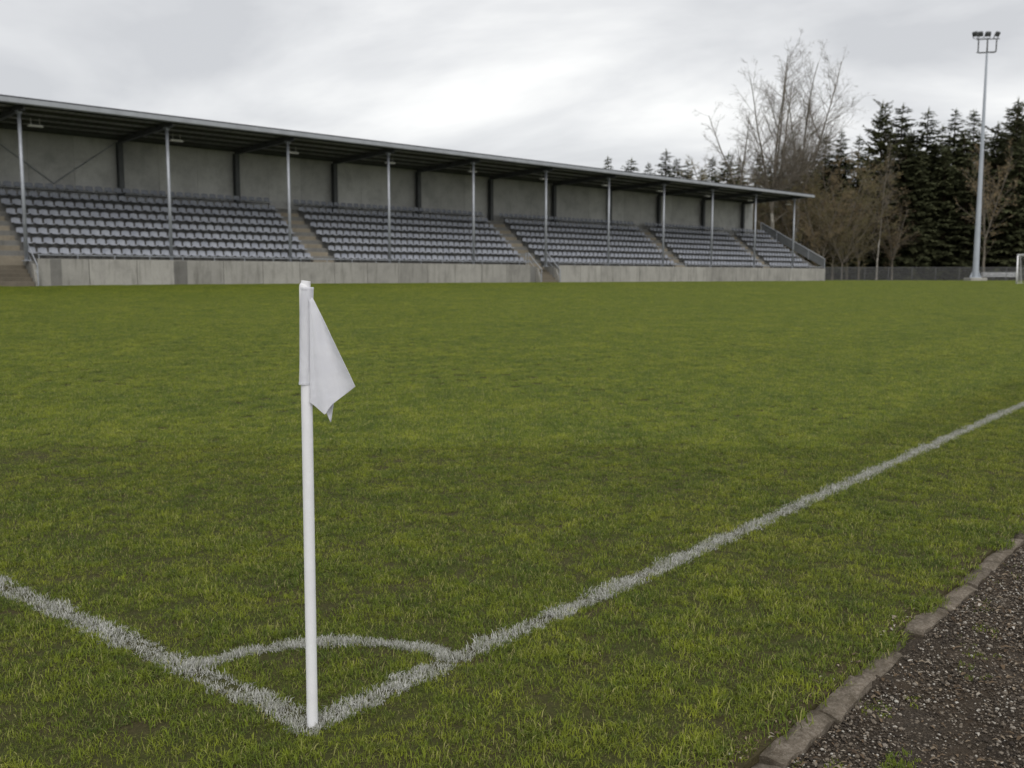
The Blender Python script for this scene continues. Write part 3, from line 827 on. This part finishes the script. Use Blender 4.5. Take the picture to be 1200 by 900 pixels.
# steel frame
ROOF_F, ROOF_B = 8.20, 7.95        # underside of the sheet at the front edge and at the back
YF = -0.75
def roof_z(y): return ROOF_F + (ROOF_B - ROOF_F) * (y - YF) / (YB + .6 - YF)
colm = MB(); colm.tube((0, 0, FLOOR1), (0, 0, roof_z(0) - .34), .082, .082, 12); colm = colm.mesh('column', True); colm.materials.append(M['steel'])
basem = MB().bevbox(-.17, .17, -.17, .17, FLOOR1, FLOOR1 + .03, .01).mesh('base_plate'); basem.materials.append(M['steel'])
headm = MB(); headm.box(-.12, .12, -.16, .16, roof_z(0) - .36, roof_z(0) - .30); headm.box(-.1, .1, -.1, .1, roof_z(0)-.44, roof_z(0)-.362); headm = headm.mesh('column_head'); headm.materials.append(M['steel'])
rcm = MB(); z1 = roof_z(YB) - .3
for (a, b, c_, d_) in ((-.14, .14, -.15, -.13), (-.14, .14, .13, .15), (-.012, .012, -.13, .13)): rcm.box(a, b, c_, d_, FLOOR1 + (NROW-1)*RISE, z1)
rcm = rcm.mesh('rear_column'); rcm.materials.append(M['dark_steel'])
rfm = MB()
for (xa, xb, za, zb) in ((-.10, .10, -.30, -.28), (-.10, .10, -.02, 0), (-.010, .010, -.28, -.02)):
    ya, yb_ = YF + .12, YB + .15
    rfm.add([(xa,ya,roof_z(ya)-.06+za),(xb,ya,roof_z(ya)-.06+za),(xb,yb_,roof_z(yb_)-.06+za),(xa,yb_,roof_z(yb_)-.06+za),
             (xa,ya,roof_z(ya)-.06+zb),(xb,ya,roof_z(ya)-.06+zb),(xb,yb_,roof_z(yb_)-.06+zb),(xa,yb_,roof_z(yb_)-.06+zb)],
            [(3,2,1,0),(4,5,6,7),(0,1,5,4),(1,2,6,5),(2,3,7,6),(3,0,4,7)])
rfm = rfm.mesh('rafter'); rfm.materials.append(M['dark_steel'])
lmm = MB()
lmm.bevbox(-.34, .34, -.13, .13, -.10, -.02, .03); lmm.tube((-.2, 0, -.02), (-.2, 0, .3), .012, .012, 6); lmm.tube((.2, 0, -.02), (.2, 0, .3), .012, .012, 6)
lmm = lmm.mesh('luminaire'); lmm.materials.append(M['lamp_white'])
for n in range(NB0, NB1 + 1):
    x = n * BAY
    c = obj('column', colm, None, stand); c.location = (x, 0, 0)
    obj('base_plate', basem, None, c); obj('column_head', headm, None, c)
    c = obj('rear_column', rcm, None, stand); c.location = (x, YB, 0)
    c = obj('rafter', rfm, None, stand); c.location = (x, 0, 0)
    c = obj('luminaire', lmm, None, stand); c.location = (x + 1.15, 1.3, roof_z(1.3) - .62)
RX0, RX1 = X0 + .2, 72.1
for y in (-.35, .95, 2.3, 3.6, 4.9, YB + .1):
    p = MB(); z = roof_z(y) - .05
    p.box(RX0 + .1, RX1 - .08, y - .04, y + .04, z - .13, z + .03 - .005)
    part(p, 'purlin', 'dark_steel')
# profiled roof sheet: trapezoid ribs that run from front to back
def roof_sheet():
    m = MB(); vs = []; fs = []; x = RX0; i = 0
    pat = [(0, 0), (.16, 0), (.19, .045), (.31, .045), (.34, 0)]
    xs = []
    while x < RX1 - .36:
        for dx_, dz_ in pat[:-1]: xs.append((x + dx_, dz_))
        x += .34
    xs.append((RX1, 0))
    for x, dz_ in xs:
        for y in (YF + .02, YB + .6): vs.append((x, y, roof_z(y) + dz_))
    for k in range(len(xs)-1): fs.append((2*k, 2*k+1, 2*k+3, 2*k+2))
    o = part(m.add(vs, fs), 'roof_sheet', 'roof')
    md = o.modifiers.new('t', 'SOLIDIFY'); md.thickness = .006
    g = MB(); zf = roof_z(YF)
    pr = [(YF - .02, zf - .18), (YF - .16, zf - .18), (YF - .20, zf - .14), (YF - .20, zf + .06), (YF - .18, zf + .06), (YF - .18, zf - .13), (YF - .15, zf - .16), (YF - .02, zf - .16)]
    q = len(pr); vs = [(RX0 - .03, y, z) for y, z in pr] + [(RX1 + .06, y, z) for y, z in pr]
    g.add(vs, [((i+1) % q, i, q+i, q+(i+1) % q) for i in range(q)] + [tuple(range(q)), tuple(range(2*q-1, q-1, -1))])
    part(g, 'gutter', 'gutter')
    part(MB().box(RX0 - .02, RX1 + .05, YF - .015, YF + .015, zf - .20, zf + .16), 'roof_edge', 'roof_edge')
    e_ = MB(); ya, yb_ = YF + .02, YB + .62
    for xa, xb in ((RX1 + .002, RX1 + .03),):
        e_.add([(xa,ya,roof_z(ya)-.14),(xb,ya,roof_z(ya)-.14),(xb,yb_,roof_z(yb_)-.14),(xa,yb_,roof_z(yb_)-.14),(xa,ya,roof_z(ya)+.09),(xb,ya,roof_z(ya)+.09),(xb,yb_,roof_z(yb_)+.09),(xa,yb_,roof_z(yb_)+.09)],
               [(3,2,1,0),(4,5,6,7),(0,1,5,4),(1,2,6,5),(2,3,7,6),(3,0,4,7)])
    part(e_, 'verge_trim', 'gutter')
roof_sheet()

# back wall of separate panels between the rear columns
def back_wall():
    z0, z1_ = -.3, roof_z(YB + .3) - .05
    bw = part(MB().box(X0, 72.3, YB + .36, YB + .42, z0, z1_ - .02), 'back_wall', 'pier')
    zt = FLOOR1 + (NROW-1)*RISE
    L = BAY/3; pm = MB().bevbox(-L/2 + .006, L/2 - .006, 0, .05, zt - .05, z1_, .006).mesh('wall_panel'); pm.materials.append(M['panel'])
    x = -14.0
    while x < 71.5:
        o = obj('wall_panel', pm, None, bw); o.location = (x + L/2, YB + .30, 0); x += L
    o = obj('wall_panel', MB().bevbox(-.75, .75, 0, .05, zt - .05, z1_, .006).mesh('wall_panel'), M['panel'], bw); o.location = (71.2 + .42, YB + .298, 0)
    # V-shaped bracing in the left-hand bay
    zb, zt2 = zt + .75, z1_ - .25
    for (xa, za, xb, zb_) in ((0.15, zt2, 3.55, zb), (3.55, zb, 6.9, zt2)):
        part(MB().tube((xa, YB + .24, za), (xb, YB + .24, zb_), .028, .028, 6), 'brace', 'steel', bw)
back_wall()

# right-hand end: sloping parapet with a rail, and a panel of the rear gable
def end_wall():
    zt = FLOOR1 + (NROW-1)*RISE
    prof = [(-.62, -.35), (-.62, WALL_H - .01), (.1, WALL_H + .02), (YB + .2, zt + .55), (YB + .2, -.35)]
    vs = [(endx(y) - .10, y, z) for y, z in prof] + [(endx(y) + .08, y, z) for y, z in prof]; q = len(prof)
    ew = part(MB().add(vs, [(i, (i+1) % q, q+(i+1) % q, q+i) for i in range(q)] + [tuple(range(q-1, -1, -1)), tuple(range(q, 2*q))]), 'end_wall', 'terrace')
    r_ = MB(); P_ = lambda y, z: (endx(y) - .01, y, z)
    r_.path([P_(-.55, WALL_H - .1), P_(-.55, WALL_H + .95), P_(YB, zt + 1.45), P_(YB, zt + .4)], .035, 8)
    for t in (.25, .5, .75):
        y = -.55 + t*(YB + .55); z = WALL_H + .95 + t*(zt + .5 - WALL_H)
        r_.tube(P_(y, z - 1.0), P_(y, z), .025, .025, 8)
    part(r_, 'handrail', 'steel', ew)
    pan = MB()
    y0, y1_ = -.5, YB - .1
    za, zb = WALL_H + .88, zt + 1.36
    f_ = (y1_ - y0)
    pts = [(y0, WALL_H + .1), (y0, za), (y1_, zb), (y1_, zt + .45)]
    vs = [(endx(y) + .0, y, z) for y, z in pts] + [(endx(y) + .02, y, z) for y, z in pts]
    part(pan.add(vs, [(0,1,2,3), (7,6,5,4), (0,4,5,1), (1,5,6,2), (2,6,7,3), (3,7,4,0)]), 'infill_panel', 'dark_steel', ew)
end_wall()

# seats
def seat_mesh():
    prof = [(-.03, -.045, .185), (-.015, .0, .205), (.13, -.018, .21), (.27, -.005, .205), (.315, .05, .205), (.335, .15, .205), (.348, .235, .195), (.35, .265, .15)]
    cols = (-1, -.55, 0, .55, 1); vs = []; fs = []
    for k, (y, z, hw) in enumerate(prof):
        for c in cols:
            lift = .022 * c*c * (1 if k < 4 else 0); fwd = -.03 * c*c * (1 if k >= 4 else 0)
            vs.append((c*hw, y + fwd, z + lift - (.02*abs(c)**3 if k == 7 else 0)))
    nC = len(cols)
    for k in range(len(prof)-1):
        for c in range(nC-1): fs.append((k*nC+c, k*nC+c+1, (k+1)*nC+c+1, (k+1)*nC+c))
    return vs, fs
def seats():
    vs, fs = seat_mesh()
    pm = MB().add(vs, fs).mesh('seat', True); pm.materials.append(M['seat'])
    spots = []
    spans = []
    xa = X0 + .4
    for a, b in AISLES: spans.append((xa, a - .06)); xa = b + .06
    for k in range(NROW):
        y = Y1 + k*TREAD; z = FLOOR1 + k*RISE
        rail = MB()
        for j, (a, b) in enumerate(spans + [(xa, endx(y) - .35)]):
            n = int((b - a) / .5); pitch = (b - a) / max(1, n)
            for i in range(n): spots.append((a + (i+.5)*pitch, y + .12, z + .40))
            rail.box(a + .05, b - .05, y + .30, y + .35, z + .27, z + .32)
            xx = a + .5
            while xx < b: rail.box(xx - .02, xx + .02, y + .305, y + .345, z + .0, z + .27); rail.box(xx-.02, xx+.02, y+.12, y+.30, z+.28, z+.31); xx += 1.5
        part(rail, 'seat_rail', 'dark_steel')
    def px_size(s):
        p = stand.matrix_basis @ Vector(s) - CAM
        f = p.dot(FW); r_ = p.dot(RT)
        xx = 600 + FPX * r_ / f
        return (1.0 / f) if -5 < xx < 1205 else 0.0
    spots.sort(key=lambda s: -px_size(s))
    rd = random.Random(2)
    rest = MB()
    for i, s in enumerate(spots):
        jz, jr = rd.uniform(-.008, .008), rd.uniform(-.03, .03)
        if i < 300:
            o = obj('seat', pm, None, stand); o.location = (s[0], s[1], s[2] + jz); o.rotation_euler = (jr, 0, jr*.6)
        else:
            cr, sr = math.cos(jr), math.sin(jr)
            rest.add([(s[0]+a, s[1]+b*cr-c*sr, s[2]+jz+b*sr+c*cr) for a, b, c in vs], fs)
    tag(rest.build('seat_rows', M['seat'], stand, True), kind='stuff')
seats()

# ------------------------------------------------------------------ floodlight mast
def mast():
    p = at(1143, 101); root = empty('floodlight_mast', p, HEAD - math.pi/2)
    tag(root, 'tall tapered grey steel mast with four floodlights on a frame, in front of the wood', 'floodlight mast')
    top = top_z(62, 101) - p.z
    sh = MB()
    zs = np.linspace(0, top, 9)
    q = 16; vs = [((.31 - .215*z/top)*math.cos(6.2832*i/q), (.31 - .215*z/top)*math.sin(6.2832*i/q), z) for z in zs for i in range(q)]
    sh.add(vs, [(k*q+i, k*q+(i+1) % q, (k+1)*q+(i+1) % q, (k+1)*q+i) for k in range(len(zs)-1) for i in range(q)])
    sh.build('shaft', M['mast'], root, True)
    f_ = MB().bevbox(-.85, .85, -.85, .85, -.3, .32, .05); f_.build('foundation', M['concrete'], root)
    fl = MB().tube((0,0,.32), (0,0,.40), .6, .6, 14)
    for k in range(6):
        a = k*math.pi/3; fl.add([(.36*math.cos(a+d), .36*math.sin(a+d), z) for d, z in ((-.04, .4), (.04, .4), (0, 1.0))] + [(.58*math.cos(a), .58*math.sin(a), .4)], [(0,1,3), (0,3,2), (1,2,3)])
    fl.build('base_flange', M['mast'], root)
    fr = MB(); s = 101/FPX
    fr.path([(-.9, 0, top + 1.35), (-.9, 0, top + .12), (-.8, 0, top), (.8, 0, top + .1), (.9, 0, top + .22), (.92, 0, top + 1.35)], .07, 8)
    fr.path([(-1.15, 0, top + 1.3), (1.2, 0, top + 1.38)], .045, 6); fr.tube((0,0,top), (0,0,top+1.45), .09, .07, 8)
    fr.path([(-.9, .35, top + .1), (.9, .35, top + .1)], .03, 6); fr.path([(-.9, 0, top + .1), (-.9, .35, top + .1)], .03, 6); fr.path([(.9, 0, top + .1), (.9, .35, top + .1)], .03, 6)
    fr.build('lamp_frame', M['dark_steel'], root)
    for x, yaw in ((-1.3, -1.0), (-.78, -.5), (.02, -.1), (.98, .45)):
        h = MB(); h.bevbox(-.26, .26, -.10, .16, -.24, .22, .06); h.box(-.20, .20, -.125, -.102, -.18, .17)
        h.box(-.29, -.265, -.03, .05, -.45, .05); h.box(.265, .29, -.03, .05, -.45, .05); h.box(-.29, .29, -.03, .05, -.475, -.45)
        o = h.build('floodlight', M['dark_steel'], root); o.location = (x, 0, top + 1.85); o.rotation_euler = (R(32), 0, yaw)
        MB().box(-.17, .17, -.135, -.126, -.15, .14).build('lens', M['dark_glass'], o)
mast()

# ------------------------------------------------------------------ goal
def goal():
    p = at(1191.5, 85.0); root = empty('goal', p, HEAD - math.pi/2)
    root.rotation_euler = (0, 0, -math.pi/2)              # stands along the far goal line
    tag(root, 'white football goal with net in front of the mesh fence', 'goal')
    W, Hh = 7.32, 2.44                                   # local x runs towards the touchline
    for x in (0, W):
        MB().tube((x, 0, -.2), (x, 0, Hh), .06, .06, 14).build('post', M['goal'], root, True)
    MB().tube((-.06, 0, Hh + .06), (W + .06, 0, Hh + .06), .06, .06, 14).build('crossbar', M['goal'], root, True)
    for x in (0, W):
        MB().path([(x, .05, Hh + .04), (x, 1.0, Hh - .05), (x, 2.0, .03), (x, .05, .03)], .022, 8).build('net_support', M['goal'], root)
    MB().path([(0, 2.0, .03), (W, 2.0, .03)], .022, 8).build('ground_bar', M['goal'], root)
    net = MB(); r_ = .004
    nx = 61
    for i in range(nx):
        x = W*i/(nx-1); net.path([(x, .06, Hh), (x, 1.0, Hh - .08), (x, 1.97, .04)], r_, 3)
    for k in range(9): y = .1 + k*.11; net.tube((0, y, Hh - .08*y), (W, y, Hh - .08*y), r_, r_, 3)
    for k in range(21):
        t = k/20; net.tube((0, 1 + t*.97, Hh - .08 - t*2.3), (W, 1 + t*.97, Hh - .08 - t*2.3), r_, r_, 3)
    for x in (0, W):
        for k in range(20):
            z = .06 + k*.117; yy = 1.97 - (z-.04)/2.32*.97; net.tube((x, .05, z), (x, yy, z), r_, r_, 3)
        for k in range(16):
            y = .1 + k*.117; zt = Hh - .08 if y < 1 else Hh - .08 - (y-1)/.97*2.3; net.tube((x, y, .04), (x, y, zt), r_, r_, 3)
    net.build('net', M['net'], root)
goal()

# ------------------------------------------------------------------ fence along the far end
def fence():
    a = at(958, 107.5); b = at(1262, 107.5)
    d = (b - a); L = d.length; rz = math.atan2(d.y, d.x)
    root = empty('fence', a, rz)
    tag(root, 'low grey wire mesh fence between the pitch and the wood', 'fence')
    n = int(L / 2.5); s = L / n; Hh = 1.42
    pm = MB()
    for k in range(33):
        x = .04 + k*(s-.08)/32; pm.box(x-.012, x+.012, -.008, .008, .05, Hh)
    for k in range(6):
        z = .08 + k*(Hh-.12)/5; pm.box(.03, s-.03, .009, .022, z-.012, z+.012)
    pm = pm.mesh('mesh_panel'); pm.materials.append(M['fence'])
    post = MB().bevbox(-.045, .045, -.03, .03, -.4, Hh + .08, .01).mesh('post'); post.materials.append(M['fence'])
    rail = MB().box(0, s, -.03, .03, Hh, Hh + .05).mesh('top_rail'); rail.materials.append(M['fence'])
    for k in range(n+1):
        q = a + d*(k/n); dz = float(zg(q.x, q.y)) - a.z
        o = obj('post', post, None, root); o.location = (k*s, 0, dz)
        if k < n:
            o = obj('mesh_panel', pm, None, root); o.location = (k*s, 0, dz)
            o = obj('top_rail', rail, None, root); o.location = (k*s, 0, dz)
fence()
def boards():
    a = at(1150, 111.0); b = at(1193, 111.0); d = b - a
    root = empty('low_barrier', a, math.atan2(d.y, d.x))
    tag(root, 'low pale grey barrier board behind the fence beside the mast', 'barrier')
    L = d.length; n = 3
    for k in range(n):
        MB().bevbox(k*L/n + .02, (k+1)*L/n - .02, -.03, .03, .42, .95, .01).build('board', M['board'], root)
    for k in range(n+1):
        MB().bevbox(k*L/n - .05, k*L/n + .05, .032, .12, -.2, .9, .01).build('post', M['fence'], root)
boards()

# ------------------------------------------------------------------ trees
def add_rnd(me, vals):
    me.attributes.new('rnd', 'FLOAT', 'POINT').data.foreach_set('value', np.asarray(vals, dtype=np.float32))

def spruce_meshes(seed, h, rad, kind='spruce'):
    rd = random.Random(seed)
    tr = MB(); zs = [0, .03*h, .25*h, .5*h, .75*h, h*.98]; lean = rd.uniform(-.012, .012)
    P = lambda z: Vector((lean*z, 0.01*math.sin(z*.4), z))
    for a, b in zip(zs[:-1], zs[1:]):
        ra = lambda z: max(.02, .016*h*(1 - z/h) * (1.35 if z == 0 else 1))
        tr.tube(P(a - (.4 if a == 0 else 0)), P(b), ra(a), ra(b), 8, False)
    V = []; Fc = []; rn = []
    def spray(p, d, up, ln, wd, r0):
        d = d.normalized(); s = d.cross(up)
        if s.length < 1e-3: s = Vector((1, 0, 0))
        s.normalize(); o = len(V)
        V.extend([tuple(p - s*wd*.25), tuple(p + s*wd*.25), tuple(p + d*ln*.45 + s*wd*.5 - up*ln*.05), tuple(p + d*ln - up*ln*.16), tuple(p + d*ln*.5 - s*wd*.5 - up*ln*.05)])
        Fc.append((o, o+1, o+2, o+3, o+4)); rn.extend([r0]*5)
    z0 = h*(rd.uniform(.02, .06) if kind == 'spruce' else rd.uniform(.34, .45))
    z = z0; up = Vector((0, 0, 1))
    while z < h*.985:
        t = (z - z0)/(h - z0)
        if kind == 'spruce': Lb = rad * (1 - t)**.66 * (1 - .25*math.exp(-t*9)) + .10
        else: Lb = rad * (math.sin(math.pi * min(1, .18 + .82*t))**.7 + .12) * rd.uniform(.5, 1.1)
        nb = 7 if t < .7 else 5
        a0 = rd.uniform(0, 6.28)
        for k in range(nb):
            if rd.random() < .10: continue
            a = a0 + 6.283*k/nb + rd.uniform(-.3, .3); L = Lb * rd.uniform(.55, 1.16)
            el = (.40*t - .32 + rd.uniform(-.26, .26)) if kind == 'spruce' else rd.uniform(-.05, .55)
            d = Vector((math.cos(a)*math.cos(el), math.sin(a)*math.cos(el), math.sin(el)))
            p0 = P(z + rd.uniform(-.22, .22)); r0 = rd.random()
            if L > 1.2: tr.tube(p0, p0 + d*L*.8 + up*.05*L, .012 + .012*L, .008, 3, False)
            ns = max(5, int(L*11)); side = d.cross(up).normalized()
            for q in range(ns):
                f = .16 + .84*(q + rd.random())/ns; pp = p0 + d*(L*f) + up*(.10*L*f*f)
                wl = (.36 + .38*(1-f)) * (.75 if t > .8 else 1.0) * min(1, .5 + L*.3)
                for sg in ((1, -1) if rd.random() < .75 else (1,)):
                    dv = d*rd.uniform(.35, .9) + side*(sg*rd.uniform(.4, 1.0)) - up*rd.uniform(-.35, .6)
                    spray(pp, dv, (up + Vector((rd.uniform(-.5,.5), rd.uniform(-.5,.5), 0))).normalized(), wl*rd.uniform(.6, 1.5), wl*rd.uniform(.30, .62), min(1, max(0, r0*.35 + rd.random()*.65)))
            spray(p0 + d*L*.85, d, up, .5*min(1, .4+L*.3), .22, r0)
        z += (.40 if kind == 'spruce' else .55) * (1 if t < .7 else .75) * rd.uniform(.8, 1.2)
    spray(P(h*.95), up, Vector((1, 0, 0)), h*.06, .12, .5); spray(P(h*.95), up, Vector((0, 1, 0)), h*.06, .12, .5)
    cm = bpy.data.meshes.new('crown'); cm.from_pydata(V, [], Fc); add_rnd(cm, rn)
    return tr.mesh('trunk', True), cm

def bare_meshes(seed, h, leaders=3, split=.3, spread=.35, twig=1.0, buds=0, trunk_r=None, rmin=.008):
    """leafless tree: trunk mesh, branch mesh, bud mesh"""
    rd = random.Random(seed); tk = MB(); br = MB(); V = []; Fc = []; rn = []
    tr_ = trunk_r or .0105*h
    up = Vector((0, 0, 1))
    def rot(d, ang, az):
        a = d.orthogonal().normalized(); b = d.cross(a)
        return (d*math.cos(ang) + (a*math.cos(az) + b*math.sin(az))*math.sin(ang)).normalized()
    def bud(p):
        if buds and rd.random() < buds:
            s = rd.uniform(.05, .13); a = Vector((rd.uniform(-1,1), rd.uniform(-1,1), rd.uniform(-1,1))).normalized(); b = a.orthogonal().normalized()
            o = len(V); V.extend([tuple(p - a*s*.5), tuple(p + b*s*.35), tuple(p + a*s*.6), tuple(p - b*s*.3)]); Fc.append((o, o+1, o+2, o+3)); rn.extend([rd.random()]*4)
    def grow(p, d, L, r, lvl):
        ns = max(2, int(L / (1.0 if lvl < 2 else .55)));
        if lvl >= 3: ns = 2
        seg = L/ns
        for k in range(ns):
            f = (k+1)/ns
            d = (d + Vector((rd.uniform(-1,1), rd.uniform(-1,1), rd.uniform(-.5,1))) * (.06 + .035*lvl) + up*(.03 if lvl < 3 else .02)).normalized()
            q = p + d*seg; r1 = max(rmin, r*(1 - .75*f))
            br.tube(p, q, max(rmin, r*(1 - .75*k/ns)), r1, 5 if lvl == 0 else (4 if lvl == 1 else 3), False)
            if lvl < 4:
                nch = {0: 1 + (rd.random() < .5*twig), 1: 1 + (rd.random() < .7*twig), 2: 1 + (rd.random() < twig), 3: 1}[lvl]
                if lvl == 3 and rd.random() > .8*twig: nch = 0
                if lvl <= 1 and k == 0: nch = 1 if lvl else 1
                for _ in range(nch):
                    ang = rd.uniform(.45, .95) if lvl < 2 else rd.uniform(.4, 1.0)
                    cl = L*(1 - .6*f) * rd.uniform(.28, .52) + .25 if lvl < 2 else L*rd.uniform(.35, .65)
                    if cl > .22: grow(p + (q-p)*rd.random(), rot(d, ang, rd.uniform(0, 6.283)), cl, max(rmin*1.2, r1*.55), lvl+1)
            if lvl >= 2: bud(q); bud(p + (q-p)*.5); bud(p + (q-p)*.25); bud(p + (q-p)*.9 + Vector((rd.uniform(-.2,.2), rd.uniform(-.2,.2), .1))); bud(p + (q-p)*.75 + Vector((rd.uniform(-.15,.15), rd.uniform(-.15,.15), .05)))
            p = q
    pz = Vector((0, 0, -.4)); n = 7; hs = h*split
    pts = [pz] + [Vector((rd.uniform(-.025,.025)*k, rd.uniform(-.025,.025)*k, hs*(k+1)/n)) for k in range(n)]
    for k in range(n): tk.tube(pts[k], pts[k+1], tr_*(1.25 if k == 0 else 1 - .35*k/n), tr_*(1 - .35*(k+1)/n), 9, False)
    a0 = rd.uniform(0, 6.28)
    if leaders <= 1:
        grow(pts[-1], up.copy(), h - hs, tr_*.62, 0)
    else:
        for k in range(leaders):
            grow(pts[-1], rot(up, spread*rd.uniform(.55, 1.2), a0 + 6.283*k/leaders + rd.uniform(-.4, .4)), (h - hs)*rd.uniform(.82, 1.02), tr_*.55, 0)
    # low side limbs on the trunk
    for k in range(3, n):
        if rd.random() < .8: grow(pts[k], rot(up, rd.uniform(.7, 1.15), rd.uniform(0, 6.28)), h*rd.uniform(.10, .2), tr_*.25, 1)
    bm_ = None
    if buds:
        bm_ = bpy.data.meshes.new('buds'); bm_.from_pydata(V, [], Fc); add_rnd(bm_, rn)
    return tk.mesh('trunk', True), br.mesh('crown', True), bm_

def make_tree(name, meshes, mats, loc, rz, sc, label, cat, group=None, sxy=1.0):
    root = empty(name, loc, rz); root.scale = (sc*sxy, sc*sxy, sc); root.rotation_euler = (0.02*math.sin(rz*7), 0.02*math.cos(rz*5), rz)
    tag(root, label, cat, group)
    for nm, me, mt in zip(('trunk', 'crown', 'buds'), meshes, mats):
        if me is None: continue
        if not me.materials: me.materials.append(M[mt])
        o = obj(nm, me, None, root if nm != 'buds' else cr)
        if nm == 'crown': cr = o
    return root

def trees():
    rd = random.Random(17)
    sp = [spruce_meshes(40 + k, 20.0, (3.0, 3.9, 3.4, 4.4, 3.2, 4.0, 3.6)[k]) for k in range(7)]
    pi = [spruce_meshes(60 + k, 20.0, (3.0, 4.2)[k], 'pine') for k in range(2)]
    def conifer(px, py, fwd, kind, var, label, group=None, sxy=1.0):
        p = at(px, fwd); h = top_z(py, fwd) - p.z
        ms = (sp if kind == 's' else pi)[var]
        make_tree('spruce_tree' if kind == 's' else 'pine_tree', ms, ('bark_brown', 'needles' if kind == 's' else 'needles_olive'), p, rd.uniform(0, 6.28), h/20.0, label, 'tree', group, sxy)
    G1 = 'spruces in the dense wood beyond the fence'; L1 = 'dark spruce standing in the dense wood beyond the fence'
    own = {1045: 'pointed dark spruce right beside the tall sparse pine', 1178: 'tall dark spruce with tiered top near the floodlight mast',
           775: 'largest spruce tip showing above the roof of the stand', 712: 'spruce tip above the stand roof, farthest from the leafless trees'}
    # first row, tops read off the photograph
    for k, (px, py, fw) in enumerate([(998, 158, 133), (1045, 121, 131), (1062, 150, 136), (1080, 127, 130), (1097, 146, 133), (1110, 128, 134), (1122, 150, 130), (1135, 128, 133), (1160, 142, 136), (1178, 113, 129), (1193, 130, 133), (1206, 118, 130), (1226, 124, 132), (1248, 130, 130), (1268, 121, 134)]):
        conifer(px, py, fw, 's', k % 7, own.get(px, L1), None if px in own else G1, rd.uniform(1.0, 1.35))
    # fillers between and behind
    for k, (px, py, fw) in enumerate([(982, 172, 142), (1012, 168, 140), (1035, 152, 143), (1055, 160, 126), (1072, 170, 125), (1090, 163, 142), (1104, 172, 126), (1118, 158, 141), (1130, 182, 125), (1146, 150, 142), (1168, 152, 143), (1186, 160, 125), (1200, 150, 142), (1216, 150, 141), (1238, 150, 142), (1258, 145, 142), (1020, 190, 128), (1040, 198, 125), (965, 185, 146)]):
        conifer(px, py, fw, 's', (k*2) % 7, L1, G1, rd.uniform(1.1, 1.5))
    conifer(1026, 117, 128, 'p', 0, 'tall pine with sparse tiered top rising above the wood', None, .8)
    conifer(1190, 117, 137, 'p', 1, 'broad-topped pine behind the spruces near the mast', None, 1.0)
    G2 = 'small spruces showing above the stand roof'; L2 = 'dark spruce tip showing above the roof of the stand'
    for k, (px, py, fw) in enumerate([(712, 183, 150), (733, 184, 152), (757, 190, 148), (775, 174, 149), (791, 185, 152), (806, 188, 150), (822, 196, 152), (832, 183, 154), (848, 178, 151), (866, 184, 153), (884, 178, 150), (902, 184, 152), (918, 182, 154), (935, 172, 150), (962, 156, 142), (950, 176, 147), (982, 153, 141)]):
        conifer(px, py, fw, 's', (k*3) % 7, own.get(px, L2), None if px in own else G2, rd.uniform(1.2, 1.5))
    # tall leafless trees
    def bare(px, py, fwd, ms, h0, label, mats, group=None, name='bare_tree', rz=None, sxy=1.0, lean=0.0):
        p = at(px, fwd); h = top_z(py, fwd) - p.z
        o = make_tree(name, ms, mats, p, rd.uniform(0, 6.28) if rz is None else rz, h/h0, label, 'tree', group, sxy)
        if lean: o.rotation_euler = (lean*math.cos(HEAD), lean*math.sin(HEAD), o.rotation_euler.z)
    b1 = bare_meshes(8, 26, 4, .30, .23, 1.1, rmin=.007); b2 = bare_meshes(9, 26, 3, .34, .27, 1.1, rmin=.007); b3 = bare_meshes(12, 20, 2, .5, .34, 1.2, rmin=.007)
    BG = ('bark_birch', 'bark_grey', None)
    bare(903, 62, 117, b1, 26, 'tallest leafless tree with steep pale limbs behind the stand roof end', BG, rz=.4)
    bare(931, 66, 121, b2, 26, 'tall leafless tree with forking upper limbs, beside the tallest one', BG, rz=2.0)
    bare(868, 126, 118, b3, 20, 'leaning leafless tree with thin crown above the stand roof', BG, rz=1.0, lean=-.16)
    s1 = bare_meshes(21, 18, 1, .30, .2, 1.0, trunk_r=.16); 
    bare(1027, 168, 116, s1, 18, 'slender leafless birch with pale straight trunk just behind the fence', BG, rz=.3, sxy=.85)
    u1 = bare_meshes(31, 16, 3, .28, .30, 1.0, .35); u2 = bare_meshes(35, 15, 4, .22, .45, 1.0, .7); u3 = bare_meshes(37, 14, 4, .2, .5, 1.0, .9)
    BB = ('bark_grey', 'bark_grey', 'buds'); BO = ('bark_grey', 'bark_grey', 'buds_olive')
    bare(1152, 158, 117, u1, 16, 'brown leafless tree behind the floodlight mast', BB, sxy=.95)
    G3 = 'brown budding trees at the edge of the wood'; L3 = 'brownish budding tree at the edge of the wood near the stand end'
    u2b = tuple(m.copy() if m else None for m in u3)
    for k, (px, py, fw, q) in enumerate([(955, 178, 122, 0), (975, 196, 119, 1), (992, 186, 124, 0), (940, 205, 120, 1), (962, 222, 117, 0), (1006, 205, 121, 1), (918, 214, 126, 0), (893, 205, 130, 1), (870, 200, 134, 0), (845, 196, 138, 1), (986, 232, 116, 1), (1045, 230, 121, 0)]):
        if q == 0: bare(px, py, fw, u2, 15, L3, BB, G3, 'budding_tree', sxy=1.15)
        else: bare(px, py, fw, u2b, 14, L3, BO, G3, 'budding_tree', sxy=1.15)
trees()
